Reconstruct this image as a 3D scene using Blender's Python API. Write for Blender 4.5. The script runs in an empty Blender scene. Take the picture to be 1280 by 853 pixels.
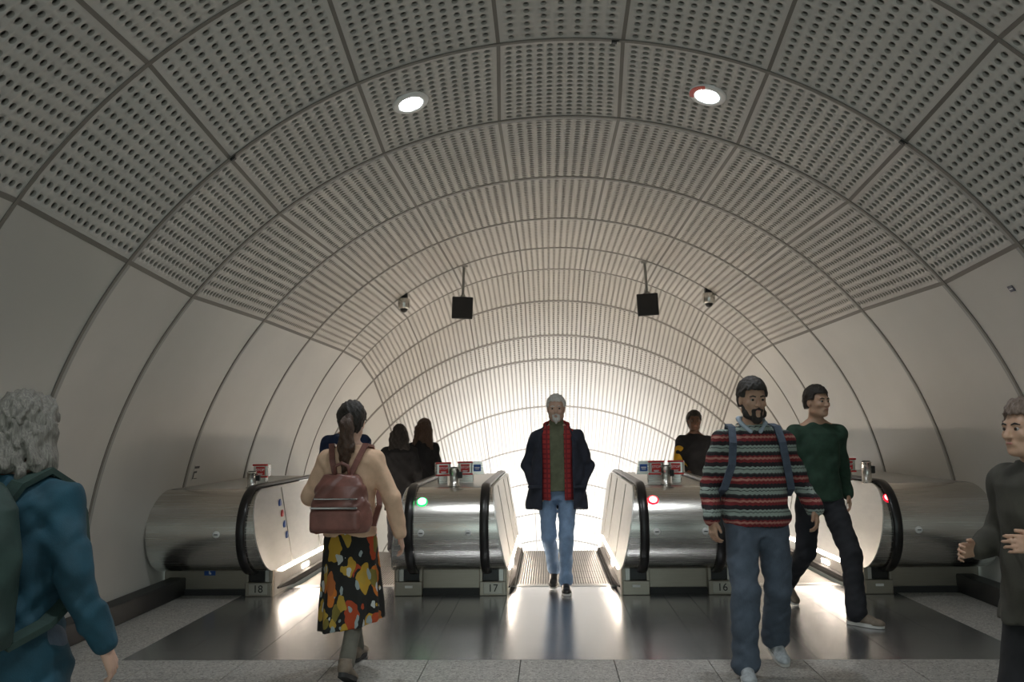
import bpy, bmesh, math, random
import numpy as np
from mathutils import Vector, Matrix
random.seed(7)
PI = math.pi
scene = bpy.context.scene
COL = scene.collection
rad = math.radians

# ------------------------------------------------------------------ materials
def mat(name, color=(.5, .5, .5), rough=.5, metal=0., emis=None, estr=0., spec=.5):
    m = bpy.data.materials.new(name); m.use_nodes = True
    b = m.node_tree.nodes['Principled BSDF']
    b.inputs['Base Color'].default_value = (*color, 1)
    b.inputs['Roughness'].default_value = rough
    b.inputs['Metallic'].default_value = metal
    b.inputs['Specular IOR Level'].default_value = spec
    if emis:
        b.inputs['Emission Color'].default_value = (*emis, 1)
        b.inputs['Emission Strength'].default_value = estr
    return m
def nd(m, t, **kw):
    n = m.node_tree.nodes.new(t)
    for k, v in kw.items(): setattr(n, k, v)
    return n
def lk(m, a, b): m.node_tree.links.new(a, b)
def bsdf(m): return m.node_tree.nodes['Principled BSDF']
def coords(m, scale=(1, 1, 1), obj=True):
    tc = nd(m, 'ShaderNodeTexCoord'); mp = nd(m, 'ShaderNodeMapping')
    mp.inputs['Scale'].default_value = scale
    lk(m, tc.outputs['Object' if obj else 'Generated'], mp.inputs['Vector'])
    return mp.outputs['Vector']
def noise(m, vec, scale, detail=4., rough=.55):
    n = nd(m, 'ShaderNodeTexNoise'); n.inputs['Scale'].default_value = scale
    n.inputs['Detail'].default_value = detail; n.inputs['Roughness'].default_value = rough
    lk(m, vec, n.inputs['Vector']); return n.outputs['Fac']
def ramp(m, fac, stops, mode='LINEAR'):
    r = nd(m, 'ShaderNodeValToRGB'); cr = r.color_ramp; cr.interpolation = mode
    while len(cr.elements) < len(stops): cr.elements.new(.5)
    for e, (p, c) in zip(cr.elements, stops):
        e.position = p; e.color = (*c, 1)
    lk(m, fac, r.inputs['Fac']); return r.outputs['Color']
def bump(m, h, strength=.2, dist=.01):
    b = nd(m, 'ShaderNodeBump'); b.inputs['Strength'].default_value = strength
    b.inputs['Distance'].default_value = dist
    lk(m, h, b.inputs['Height']); lk(m, b.outputs['Normal'], bsdf(m).inputs['Normal'])
def vmat(name, c1, c2, scale, rough=.6, metal=0., bmp=0., vs=(1, 1, 1), dist=.01, detail=5.):
    m = mat(name, c1, rough, metal); v = coords(m, vs)
    n = noise(m, v, scale, detail)
    lk(m, ramp(m, n, [(.3, c1), (.7, c2)]), bsdf(m).inputs['Base Color'])
    if bmp: bump(m, n, bmp, dist)
    return m
def math_node(m, op, a, b=None):
    n = nd(m, 'ShaderNodeMath', operation=op)
    for i, x in enumerate((a, b)):
        if x is None: continue
        if isinstance(x, (int, float)): n.inputs[i].default_value = x
        else: lk(m, x, n.inputs[i])
    return n.outputs[0]

M = {}
M['panel'] = vmat('panel_cladding', (.50, .485, .455), (.56, .54, .505), 1.3, .55)
M['hole'] = mat('hole_rim', (.34, .325, .295), .7)
M['backing'] = mat('panel_backing', (.15, .14, .12), .8)
M['rib'] = mat('joint_rib', (.17, .155, .135), .6)
M['rib_face'] = mat('flange_rib', (.30, .295, .275), .5)
def wall_mat():
    m = mat('wall_cladding', (.5, .49, .46), .42); v = coords(m)
    n = noise(m, v, .7, 5.)
    base = ramp(m, n, [(.25, (.46, .445, .415)), (.75, (.55, .53, .49))])
    lk(m, base, bsdf(m).inputs['Base Color'])
    return m
M['wall'] = wall_mat()
def steel(name, c, rough, vs, metal=1., bmp=.05):
    m = mat(name, c, rough, metal); v = coords(m, vs)
    n = noise(m, v, 6., 6., .65)
    lk(m, ramp(m, n, [(.25, tuple(x * .92 for x in c)), (.75, tuple(min(1, x * 1.06) for x in c))]), bsdf(m).inputs['Base Color'])
    r = nd(m, 'ShaderNodeMapRange'); r.inputs['To Min'].default_value = rough * .93; r.inputs['To Max'].default_value = rough * 1.07
    lk(m, n, r.inputs['Value']); lk(m, r.outputs['Result'], bsdf(m).inputs['Roughness'])
    if bmp: bump(m, n, bmp * .35, .001)
    return m
M['steel'] = steel('brushed_steel', (.68, .66, .62), .27, (.25, 30, 30), 1., 0)
M['deck'] = steel('deck_steel', (.55, .54, .51), .32, (14, .5, 2))
M['sidepanel'] = steel('balustrade_panel', (.66, .65, .62), .42, (3, .8, 3), metal=.75)
M['skirt'] = steel('skirt_steel', (.50, .49, .46), .38, (3, .4, 20))
M['base'] = steel('base_steel', (.34, .31, .26), .42, (1, 10, 30))
M['dark_base'] = mat('plinth_black', (.02, .02, .02), .5)
M['rubber'] = mat('black_rubber', (.011, .010, .010), .32)
M['brush'] = mat('brush_bristle', (.022, .019, .017), .8)
M['brass'] = steel('bronze_trim', (.50, .42, .34), .35, (2, 2, .5))
M['chrome'] = mat('chrome', (.75, .75, .75), .12, 1.)
M['white_plastic'] = mat('white_enamel', (.78, .78, .76), .35)
M['black_paint'] = mat('black_paint', (.008, .008, .008), .5)
M['red_paint'] = mat('red_enamel', (.50, .02, .02), .35)
M['blue_paint'] = mat('blue_enamel', (.02, .08, .32), .35)
M['dark_text'] = mat('black_numeral', (.01, .01, .01), .5)
M['white_text'] = mat('white_lettering', (.8, .8, .8), .5)
M['plate'] = mat('number_plate_face', (.42, .40, .35), .4, .6)
M['led'] = mat('skirt_led', (.9, .9, .9), .4, 0, (1, .85, .71), 22.)
M['lamp'] = mat('lamp_lens', (.9, .9, .9), .4, 0, (.90, .96, 1.0), 60.)
M['green_led'] = mat('green_signal', (.2, .9, .3), .4, 0, (.10, 1., .22), 16.)
M['red_led'] = mat('red_signal', (.9, .1, .1), .4, 0, (1., .05, .05), 16.)
M['green_ring'] = mat('green_bezel', (.02, .25, .06), .4, 0, (.0, .8, .12), 1.2)
M['red_ring'] = mat('red_bezel', (.25, .01, .01), .4, 0, (.9, .0, .02), 1.2)
M['uplight'] = mat('uplight_lens', (.9, .9, .9), .4, 0, (1., .955, .89), 8.)
M['fill_soft'] = mat('added_fill_lens', (.9, .9, .9), .4, 0, (1., .86, .72), 3.)  # lens of the unseen troughs added to warm the mid vault
UP1, UP2 = 4., 25.

def floor_metal():
    m = mat('floor_plate', (.12, .12, .12), .35, .85); v = coords(m, (.35, 16, 1))
    n = noise(m, v, 3.5, 8., .7); v2 = coords(m); n2 = noise(m, v2, 1.6, 4.)
    c = ramp(m, n, [(.25, (.34, .345, .35)), (.75, (.52, .52, .525))])
    lk(m, c, bsdf(m).inputs['Base Color'])
    r = nd(m, 'ShaderNodeMapRange'); r.inputs['To Min'].default_value = .12; r.inputs['To Max'].default_value = .30
    lk(m, math_node(m, 'ADD', math_node(m, 'MULTIPLY', n, .5), math_node(m, 'MULTIPLY', n2, .5)), r.inputs['Value'])
    lk(m, r.outputs['Result'], bsdf(m).inputs['Roughness'])
    bump(m, n, .12, .004)
    return m
M['floor_metal'] = floor_metal()
def terrazzo():
    m = mat('terrazzo', (.4, .39, .36), .5); v = coords(m)
    vo = nd(m, 'ShaderNodeTexVoronoi'); vo.inputs['Scale'].default_value = 95.; lk(m, v, vo.inputs['Vector'])
    sp = nd(m, 'ShaderNodeSeparateColor'); lk(m, vo.outputs['Color'], sp.inputs[0])
    c = ramp(m, sp.outputs[0], [(0., (.16, .155, .145)), (.2, (.30, .29, .27)), (.7, (.37, .36, .335)), (1., (.50, .49, .46))])
    lk(m, c, bsdf(m).inputs['Base Color'])
    bump(m, noise(m, v, 60., 3.), .05, .002)
    return m
M['terrazzo'] = terrazzo()
M['joint'] = mat('tile_joint', (.045, .042, .04), .8)
def steps_mat():
    m = mat('step_tread', (.3, .3, .3), .45, .8); v = coords(m)
    w = nd(m, 'ShaderNodeTexWave', wave_type='BANDS', bands_direction='X'); w.inputs['Scale'].default_value = 13.
    lk(m, v, w.inputs['Vector'])
    lk(m, ramp(m, w.outputs['Fac'], [(.2, (.07, .066, .06)), (.6, (.34, .325, .30))]), bsdf(m).inputs['Base Color'])
    bump(m, w.outputs['Fac'], .6, .006)
    return m
M['tread'] = steps_mat()
M['comb'] = mat('comb_aluminium', (.48, .48, .47), .4, .85)

# ------------------------------------------------------------------ mesh helpers
def np_mesh(name, verts, faces, material=None, smooth=False, parent=None, mats=None, midx=None):
    """faces: (n,4) or (n,3) int array, or list of lists"""
    me = bpy.data.meshes.new(name)
    verts = np.asarray(verts, np.float32)
    if isinstance(faces, np.ndarray):
        n, k = faces.shape
        me.vertices.add(len(verts)); me.vertices.foreach_set('co', verts.ravel())
        me.loops.add(n * k); me.loops.foreach_set('vertex_index', faces.astype(np.int32).ravel())
        me.polygons.add(n); me.polygons.foreach_set('loop_start', np.arange(0, n * k, k, dtype=np.int32))
        me.update(calc_edges=True)
    else:
        me.from_pydata([tuple(v) for v in verts], [], faces)
    if smooth: me.polygons.foreach_set('use_smooth', np.ones(len(me.polygons), bool))
    for mm in (mats or [material]): me.materials.append(mm)
    if midx is not None: me.polygons.foreach_set('material_index', np.asarray(midx, np.int32))
    me.update()
    o = bpy.data.objects.new(name, me); COL.objects.link(o)
    if parent: o.parent = parent
    return o

class MB:
    """collects shapes; build() links ONE mesh object"""
    def __init__(s): s.v = []; s.f = []; s.sm = []; s.mi = []
    def add(s, vs, fs, sm=False, mi=0):
        b = len(s.v); s.v += [tuple(v) for v in vs]
        s.f += [[i + b for i in f] for f in fs]; s.sm += [sm] * len(fs); s.mi += [mi] * len(fs); return s
    def box(s, lo, hi, bev=0., T=None, mi=0):
        x0, y0, z0 = lo; x1, y1, z1 = hi
        bm = bmesh.new(); bmesh.ops.create_cube(bm, size=1)
        for v in bm.verts:
            v.co = Vector(((x0 + x1) / 2 + v.co.x * (x1 - x0), (y0 + y1) / 2 + v.co.y * (y1 - y0), (z0 + z1) / 2 + v.co.z * (z1 - z0)))
        if bev: bmesh.ops.bevel(bm, geom=list(bm.edges), offset=bev, segments=2, affect='EDGES', profile=.5)
        if T: bm.transform(T)
        return s.bm(bm, mi=mi)
    def bm(s, bm, sm=False, mi=0):
        bm.verts.index_update()
        s.add([v.co.copy() for v in bm.verts], [[v.index for v in f.verts] for f in bm.faces], sm, mi); bm.free(); return s
    def lathe(s, prof, c=(0, 0, 0), T=None, n=32, mi=0, sm=True):
        """prof: (r,z) list, closed at both ends"""
        vs = []; fs = []
        for r, z in prof:
            for i in range(n):
                a = 2 * PI * i / n; vs.append(Vector((r * math.cos(a), r * math.sin(a), z)))
        for k in range(len(prof) - 1):
            for i in range(n):
                j = (i + 1) % n; fs.append([k * n + i, k * n + j, (k + 1) * n + j, (k + 1) * n + i])
        fs.append(list(range(n))[::-1]); fs.append([(len(prof) - 1) * n + i for i in range(n)])
        T = T or Matrix.Identity(4); T = Matrix.Translation(c) @ T
        return s.add([T @ v for v in vs], fs, sm, mi)
    def tube(s, pts, r, n=10, mi=0, cap=True):
        pts = [Vector(p) for p in pts]; rs = r if isinstance(r, (list, tuple)) else [r] * len(pts)
        vs = []; fs = []; up = None
        for k, p in enumerate(pts):
            d = (pts[min(k + 1, len(pts) - 1)] - pts[max(k - 1, 0)]).normalized()
            if up is None: up = Vector((0, 0, 1)) if abs(d.z) < .9 else Vector((1, 0, 0))
            a = d.cross(up).normalized(); b = a.cross(d).normalized(); up = b
            for i in range(n):
                t = 2 * PI * i / n; vs.append(p + (a * math.cos(t) + b * math.sin(t)) * rs[k])
        for k in range(len(pts) - 1):
            for i in range(n):
                j = (i + 1) % n; fs.append([k * n + i, k * n + j, (k + 1) * n + j, (k + 1) * n + i])
        if cap: fs.append(list(range(n))[::-1]); fs.append([(len(pts) - 1) * n + i for i in range(n)])
        return s.add(vs, fs, True, mi)
    def sweep(s, path, section, mi=0, sm=False, closed=True):
        """path: list of (origin, xaxis, yaxis); section: list of (a,b) closed loop; capped"""
        vs = []; fs = []; n = len(section)
        for o, X, Y in path:
            for a, b in section: vs.append(Vector(o) + Vector(X) * a + Vector(Y) * b)
        for k in range(len(path) - 1):
            for i in range(n):
                j = (i + 1) % n; fs.append([k * n + i, k * n + j, (k + 1) * n + j, (k + 1) * n + i])
        fs.append(list(range(n))[::-1]); fs.append([(len(path) - 1) * n + i for i in range(n)])
        return s.add(vs, fs, sm, mi)
    def build(s, name, m, parent=None, fix=True):
        me = bpy.data.meshes.new(name); me.from_pydata(s.v, [], s.f)
        ms = m if isinstance(m, (list, tuple)) else [m]
        for x in ms: me.materials.append(x)
        for p, a, b in zip(me.polygons, s.sm, s.mi): p.use_smooth = a; p.material_index = b
        if fix:
            bm = bmesh.new(); bm.from_mesh(me); bmesh.ops.recalc_face_normals(bm, faces=bm.faces); bm.to_mesh(me); bm.free()
        o = bpy.data.objects.new(name, me); COL.objects.link(o)
        if parent: o.parent = parent
        return o

def tag(o, label=None, cat=None, group=None, kind=None):
    if label: o['label'] = label
    if cat: o['category'] = cat
    if group: o['group'] = group
    if kind: o['kind'] = kind
    return o
def thing(name, label, cat, loc=(0, 0, 0), rz=0., group=None):
    o = bpy.data.objects.new(name, None); COL.objects.link(o)
    o.empty_display_size = .1; o.location = loc; o.rotation_euler = (0, 0, rz)
    return tag(o, label, cat, group)
def copy_tree(o, parent=None):
    c = o.copy(); COL.objects.link(c)
    if parent: c.parent = parent
    for ch in list(o.children): copy_tree(ch, c)
    return c
def text_mesh(name, txt, size, m, parent, loc, rot=(PI / 2, 0, 0), ext=.0015, xs=1.):
    cu = bpy.data.curves.new(name, 'FONT'); cu.body = txt; cu.size = size; cu.extrude = ext
    cu.align_x = 'CENTER'; cu.align_y = 'CENTER'
    t = bpy.data.objects.new(name + '_tmp', cu); COL.objects.link(t)
    dg = bpy.context.evaluated_depsgraph_get()
    me = bpy.data.meshes.new_from_object(t.evaluated_get(dg)); bpy.data.objects.remove(t)
    me.materials.clear(); me.materials.append(m)
    o = bpy.data.objects.new(name, me); COL.objects.link(o); o.parent = parent
    o.location = loc; o.rotation_euler = rot; o.scale = (xs, 1, 1)
    return o

# ------------------------------------------------------------------ tunnel vault
R0, HC, ZB, RA, INC = 3.722, .235, 12.09, 2.34, rad(30)
TH = np.array([-.888, -.635, -.3815, -.1262, .1262, .3815, .635, .888])
def axis(s):
    if s < ZB: return s, HC, 0.
    a = (s - ZB) / RA
    if a < INC: return ZB + RA * math.sin(a), HC - RA * (1 - math.cos(a)), a
    e = s - ZB - RA * INC
    return ZB + RA * math.sin(INC) + e * math.cos(INC), HC - RA * (1 - math.cos(INC)) - e * math.sin(INC), INC
rings = []
def ring(y, z, a, R, th): rings.append((y, z, a, R, np.array(th)))
TA = np.array([-.962, -.6775, -.381, -.118, .118, .381, .6775, .962])
TB = np.array([-.932, -.6645, -.3878, -.1157, .1157, .3878, .6645, .932])
TC = np.array([-.892, -.6387, -.3815, -.1268, .1268, .3815, .6387, .892])
ring(-5.2, .664, 0, 3.654, TA); ring(-3.6, .664, 0, 3.654, TA); ring(-2., .664, 0, 3.654, TA)
ring(-.4, .664, 0, 3.654, TA); ring(1.2, .664, 0, 3.654, TA); ring(2.84, .664, 0, 3.654, TA)
ring(4.486, .664, 0, 3.654, TA); ring(5.556, .473, 0, 3.611, TB); ring(6.626, .216, 0, 3.733, TC)
IA = 6
for s in (8.29, 9.95, 11.584, 12.396, 12.889, 13.317, 14.06, 15.69, 17.34, 18.99, 20.64, 22.29, 23.94, 25.59, 27.24, 28.9):
    y, z, a = axis(s); ring(y, z, a, R0, TH)
def vp(i, t, th, off=0.):
    """point between ring i and i+1; th, t arrays; off pushes outwards"""
    def one(r):
        y, z, a, R, _ = r; R = R + off
        c = np.cos(th)
        return np.stack([R * np.sin(th), y + R * c * math.sin(a), z + R * c * math.cos(a)], -1)
    p0 = one(rings[i]); p1 = one(rings[i + 1]); t = np.asarray(t)[..., None]
    return p0 * (1 - t) + p1 * t
V = []; F = []; MI = []; nv = 0
def emit(P, f, mi):
    global nv
    V.append(P.reshape(-1, 3)); F.append(f.reshape(-1, 4) + nv); MI.append(np.full(f.reshape(-1, 4).shape[0], mi)); nv += P.reshape(-1, 3).shape[0]
def thmap(i, j, t, u):
    a0, a1 = rings[i][4][j], rings[i][4][j + 1]; b0, b1 = rings[i + 1][4][j], rings[i + 1][4][j + 1]
    return (a0 + (a1 - a0) * u) * (1 - t) + (b0 + (b1 - b0) * u) * t
def grid_faces(nr, nc):
    idx = np.arange(nr * nc).reshape(nr, nc)
    return np.stack([idx[:-1, :-1], idx[:-1, 1:], idx[1:, 1:], idx[1:, :-1]], -1).reshape(-1, 4)
def perforated(i, j, cols, rows, nseg):
    L = np.linalg.norm(vp(i, 0., np.array(0.)) - vp(i, 1., np.array(0.)))
    W = abs(thmap(i, j, .5, 1.) - thmap(i, j, .5, 0.)) * 3.7
    mt, mu = .034 / L, .036 / W
    # margin frame
    tt = np.array([.008 / L, mt, 1 - mt * .7, 1 - .008 / L]); uu = np.array([.010 / W, mu, 1 - mu, 1 - .010 / W])
    uu = np.concatenate([[uu[0]], np.linspace(uu[1], uu[2], 9), [uu[3]]])
    TT, UU = np.meshgrid(tt, uu, indexing='ij')
    P = vp(i, TT, thmap(i, j, TT, UU)); nr, nc = P.shape[:2]
    idx = np.arange(nr * nc).reshape(nr, nc); fs = []
    for r in range(nr - 1):
        for c in range(nc - 1):
            if r == 1 and 0 < c < nc - 2: continue
            fs.append([idx[r, c], idx[r, c + 1], idx[r + 1, c + 1], idx[r + 1, c]])
    emit(P, np.array(fs), 0)
    # cells with holes
    ct = (tt[2] - tt[1]) / rows; cu = (uu[-2] - uu[1]) / cols
    hr = .0205 if i < 9 else .0195
    ang = np.arange(nseg) * 2 * PI / nseg + PI / nseg * 0
    ca, sa = np.cos(ang), np.sin(ang)
    mxx = np.maximum(abs(ca), abs(sa)); sq = np.stack([ca / mxx, sa / mxx], -1) * .5   # on the cell border
    r_ = np.arange(rows); c_ = np.arange(cols)
    T0 = tt[1] + ct * (r_ + .5); U0 = uu[1] + cu * (c_ + .5)
    T0, U0 = np.meshgrid(T0, U0, indexing='ij')
    To = T0[..., None] + sq[:, 0] * ct; Uo = U0[..., None] + sq[:, 1] * cu
    Ti = T0[..., None] + ca * hr / L; Ui = U0[..., None] + sa * hr / W
    Po = vp(i, To, thmap(i, j, To, Uo)); Pi = vp(i, Ti, thmap(i, j, Ti, Ui)); Pd = vp(i, Ti, thmap(i, j, Ti, Ui), .020)
    P = np.stack([Po, Pi, Pd], 2)                      # rows, cols, 3, nseg, 3
    k = np.arange(nseg); kn = (k + 1) % nseg
    q1 = np.stack([k, kn, nseg + kn, nseg + k], -1); q2 = q1 + nseg
    base = (np.arange(rows * cols) * 3 * nseg)[:, None, None]
    emit(P, (q1[None] + base), 0)
    V_last = V[-1]
    global nv
    F.append((q2[None] + base).reshape(-1, 4) + nv - V_last.shape[0]); MI.append(np.full(rows * cols * nseg, 1))
for i in range(2, len(rings) - 1):
    L = float(np.linalg.norm(vp(i, 0., np.array(0.)) - vp(i, 1., np.array(0.))))
    rows = max(6, int(round((L - .06) / .060)))
    for j in range(7):
        cols = 11
        if i == IA and j == 3: cols = 7
        perforated(i, j, cols, rows, 16 if i < 10 else 8)
    # backing shell
    TT, UU = np.meshgrid(np.array([0., 1.]), np.linspace(0, 1, 50), indexing='ij')
    a = rings[i][4]; b = rings[i + 1][4]
    th = (a[0] + (a[-1] - a[0]) * UU) * (1 - TT) + (b[0] + (b[-1] - b[0]) * UU) * TT
    P = vp(i, TT, th, .030); emit(P, grid_faces(*P.shape[:2]), 2)
# the part behind the camera: plain panels
for i in range(0, 2):
    TT, UU = np.meshgrid(np.array([0., 1.]), np.linspace(0, 1, 50), indexing='ij')
    th = TA[0] + (TA[-1] - TA[0]) * UU
    P = vp(i, TT, th); emit(P, grid_faces(*P.shape[:2]), 0)
ceil = np_mesh('ceiling', np.concatenate(V), np.concatenate(F).astype(np.int32), mats=[M['panel'], M['hole'], M['backing']], midx=np.concatenate(MI))
tag(ceil, kind='structure')
# side walls: plain curved cladding
for side, nm in ((-1, 'wall_left'), (1, 'wall_right')):
    vs = []; fs = []; n0 = 0
    for i in range(len(rings) - 1):
        def lim(r): return abs(r[4][0]), min(math.acos(max(-1, min(1, (-.06 - r[1]) / r[3]))), 2.2) if r[2] == 0 else 2.0
        (a0, b0), (a1, b1) = lim(rings[i]), lim(rings[i + 1])
        t_in = .006 / max(.4, np.linalg.norm(vp(i, 0., np.array(1.)) - vp(i, 1., np.array(1.))))
        TT, UU = np.meshgrid(np.array([t_in, 1 - t_in]), np.linspace(-.003, 1, 28), indexing='ij')
        th = side * ((a0 + (b0 - a0) * UU) * (1 - TT) + (a1 + (b1 - a1) * UU) * TT)
        P = vp(i, TT, th); f = grid_faces(*P.shape[:2]) + n0
        vs.append(P.reshape(-1, 3)); fs.append(f); n0 += P.shape[0] * P.shape[1]
    o = np_mesh(nm, np.concatenate(vs), np.concatenate(fs).astype(np.int32), M['wall'], smooth=True)
    tag(o, kind='structure')
# ribs: ring joints and longitudinal joints
def rib_strip(mb, pts, nrm, lat, w, h, mi=0):
    path = [(p - n * 0, l, -n) for p, n, l in zip(pts, nrm, lat)]
    mb.sweep(path, [(-w / 2, -.05), (w / 2, -.05), (w / 2, h), (-w / 2, h)], mi)
mbr = MB()
for i in range(1, len(rings)):
    y, z, a, R, th_ = rings[i]
    lo = 1.72 if a == 0 else 2.0
    th = np.linspace(-lo, lo, 120)
    pts = [Vector((R * math.sin(t), y + R * math.cos(t) * math.sin(a), z + R * math.cos(t) * math.cos(a))) for t in th]
    nr = [Vector((math.sin(t), math.cos(t) * math.sin(a), math.cos(t) * math.cos(a))) for t in th]
    la = [Vector((0, math.cos(a), -math.sin(a)))] * len(th)
    rib_strip(mbr, pts, nr, la, .050 if i > 12 else .030, .006, 0)
    if a == 0:
        pts2 = [p + Vector((0, .034, 0)) for p in pts]
        rib_strip(mbr, pts2, nr, la, .046, .003, 1)
tag(mbr.build('trim_1', [M['rib'], M['rib_face']]), kind='structure')
mbl = MB()
for j in range(8):
    for i in range(1, len(rings) - 1):
        t = np.array([0., 1.]); th = np.array([rings[i][4][j], rings[i + 1][4][j]])
        P = vp(i, t, th); w = .032 if j in (0, 7) else .026
        n = [Vector((math.sin(x), 0, math.cos(x))) for x in th]
        l = [Vector((math.cos(x), 0, -math.sin(x))) for x in th]
        rib_strip(mbl, [Vector(p) for p in P], n, l, w, .004)
tag(mbl.build('trim_2', M['rib']), kind='structure')

# ------------------------------------------------------------------ floor
YT = 5.78            # tile edge
YB = 8.03            # machine base line
mb = MB()
def slab(x0, x1, y0, y1, mi, g=.003): mb.box((x0 + g, y0 + g, -.03), (x1 - g, y1 - g, 0), 0, None, mi)
XW = 3.66
xs = [-XW] + [-2.125 + .6 * k for k in range(-2, 10) if abs(-2.125 + .6 * k) < XW - .05] + [XW]
ys = [YT, YT - .45] + [YT - .45 - .6 * k for k in range(1, 17)]
for a, b in zip(ys[1:], ys[:-1]):
    for x0, x1 in zip(xs[:-1], xs[1:]): slab(x0, x1, a, b, 0)
slab(-XW, -2.96, YT, YB + .2, 0); slab(2.96, XW, YT, YB + .2, 0)
xm = [-2.96, -2.62, -2.1, -1.58, -1.09, -.93, -.52, .50, .88, 1.105, 1.58, 2.1, 2.62, 2.96]
for x0, x1 in zip(xm[:-1], xm[1:]): slab(x0, x1, YT, YB + .01, 1, .0015)
for c in (-2.1, 0, 2.1): slab(c - .56, c + .56, YB + .01, 8.42, 1, .0015)
mb.box((-XW, -4.3, -.06), (XW, YB + .2, -.028), 0, None, 2)
tag(mb.build('floor', [M['terrazzo'], M['floor_metal'], M['joint']]), kind='structure')
for sx, nm in ((-1, 'baseboard_left'), (1, 'baseboard_right')):
    b = MB(); x0, x1 = (-XW, -3.50) if sx < 0 else (3.50, XW)
    b.box((x0, -4.2, 0), (x1, YB + .1, .16), .012)
    tag(b.build(nm, M['dark_base']), kind='structure')

# ------------------------------------------------------------------ escalators
Y0, RS = 10.45, 1.5
def off(u, n):
    """point of the escalator track profile: u along the steps, n above them -> (y,z)"""
    if u < Y0: return u, n
    a = (u - Y0) / RS
    if a < INC: return Y0 + (RS + n) * math.sin(a), -RS + (RS + n) * math.cos(a)
    e = u - Y0 - RS * INC
    return (Y0 + (RS + n) * math.sin(INC) + e * math.cos(INC), -RS + (RS + n) * math.cos(INC) - e * math.sin(INC))
US = [8.0, 9.2] + list(np.linspace(Y0, Y0 + RS * INC, 8)) + [14., 18., 22., 26.]
CY, CZ, CR = 8.0, .60, .37
DECK = .97
def side_x(z, xb, sgn):      # side plane leans: xb at skirt height, further in at the deck
    return xb - sgn * .125 * max(0., min(1., (z - .23) / .74))
def arc_pts(n=20, r=CR):
    return [(CY - r * math.cos(t), CZ + r * math.sin(t)) for t in np.linspace(-PI / 2, PI / 2, n)]

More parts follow.
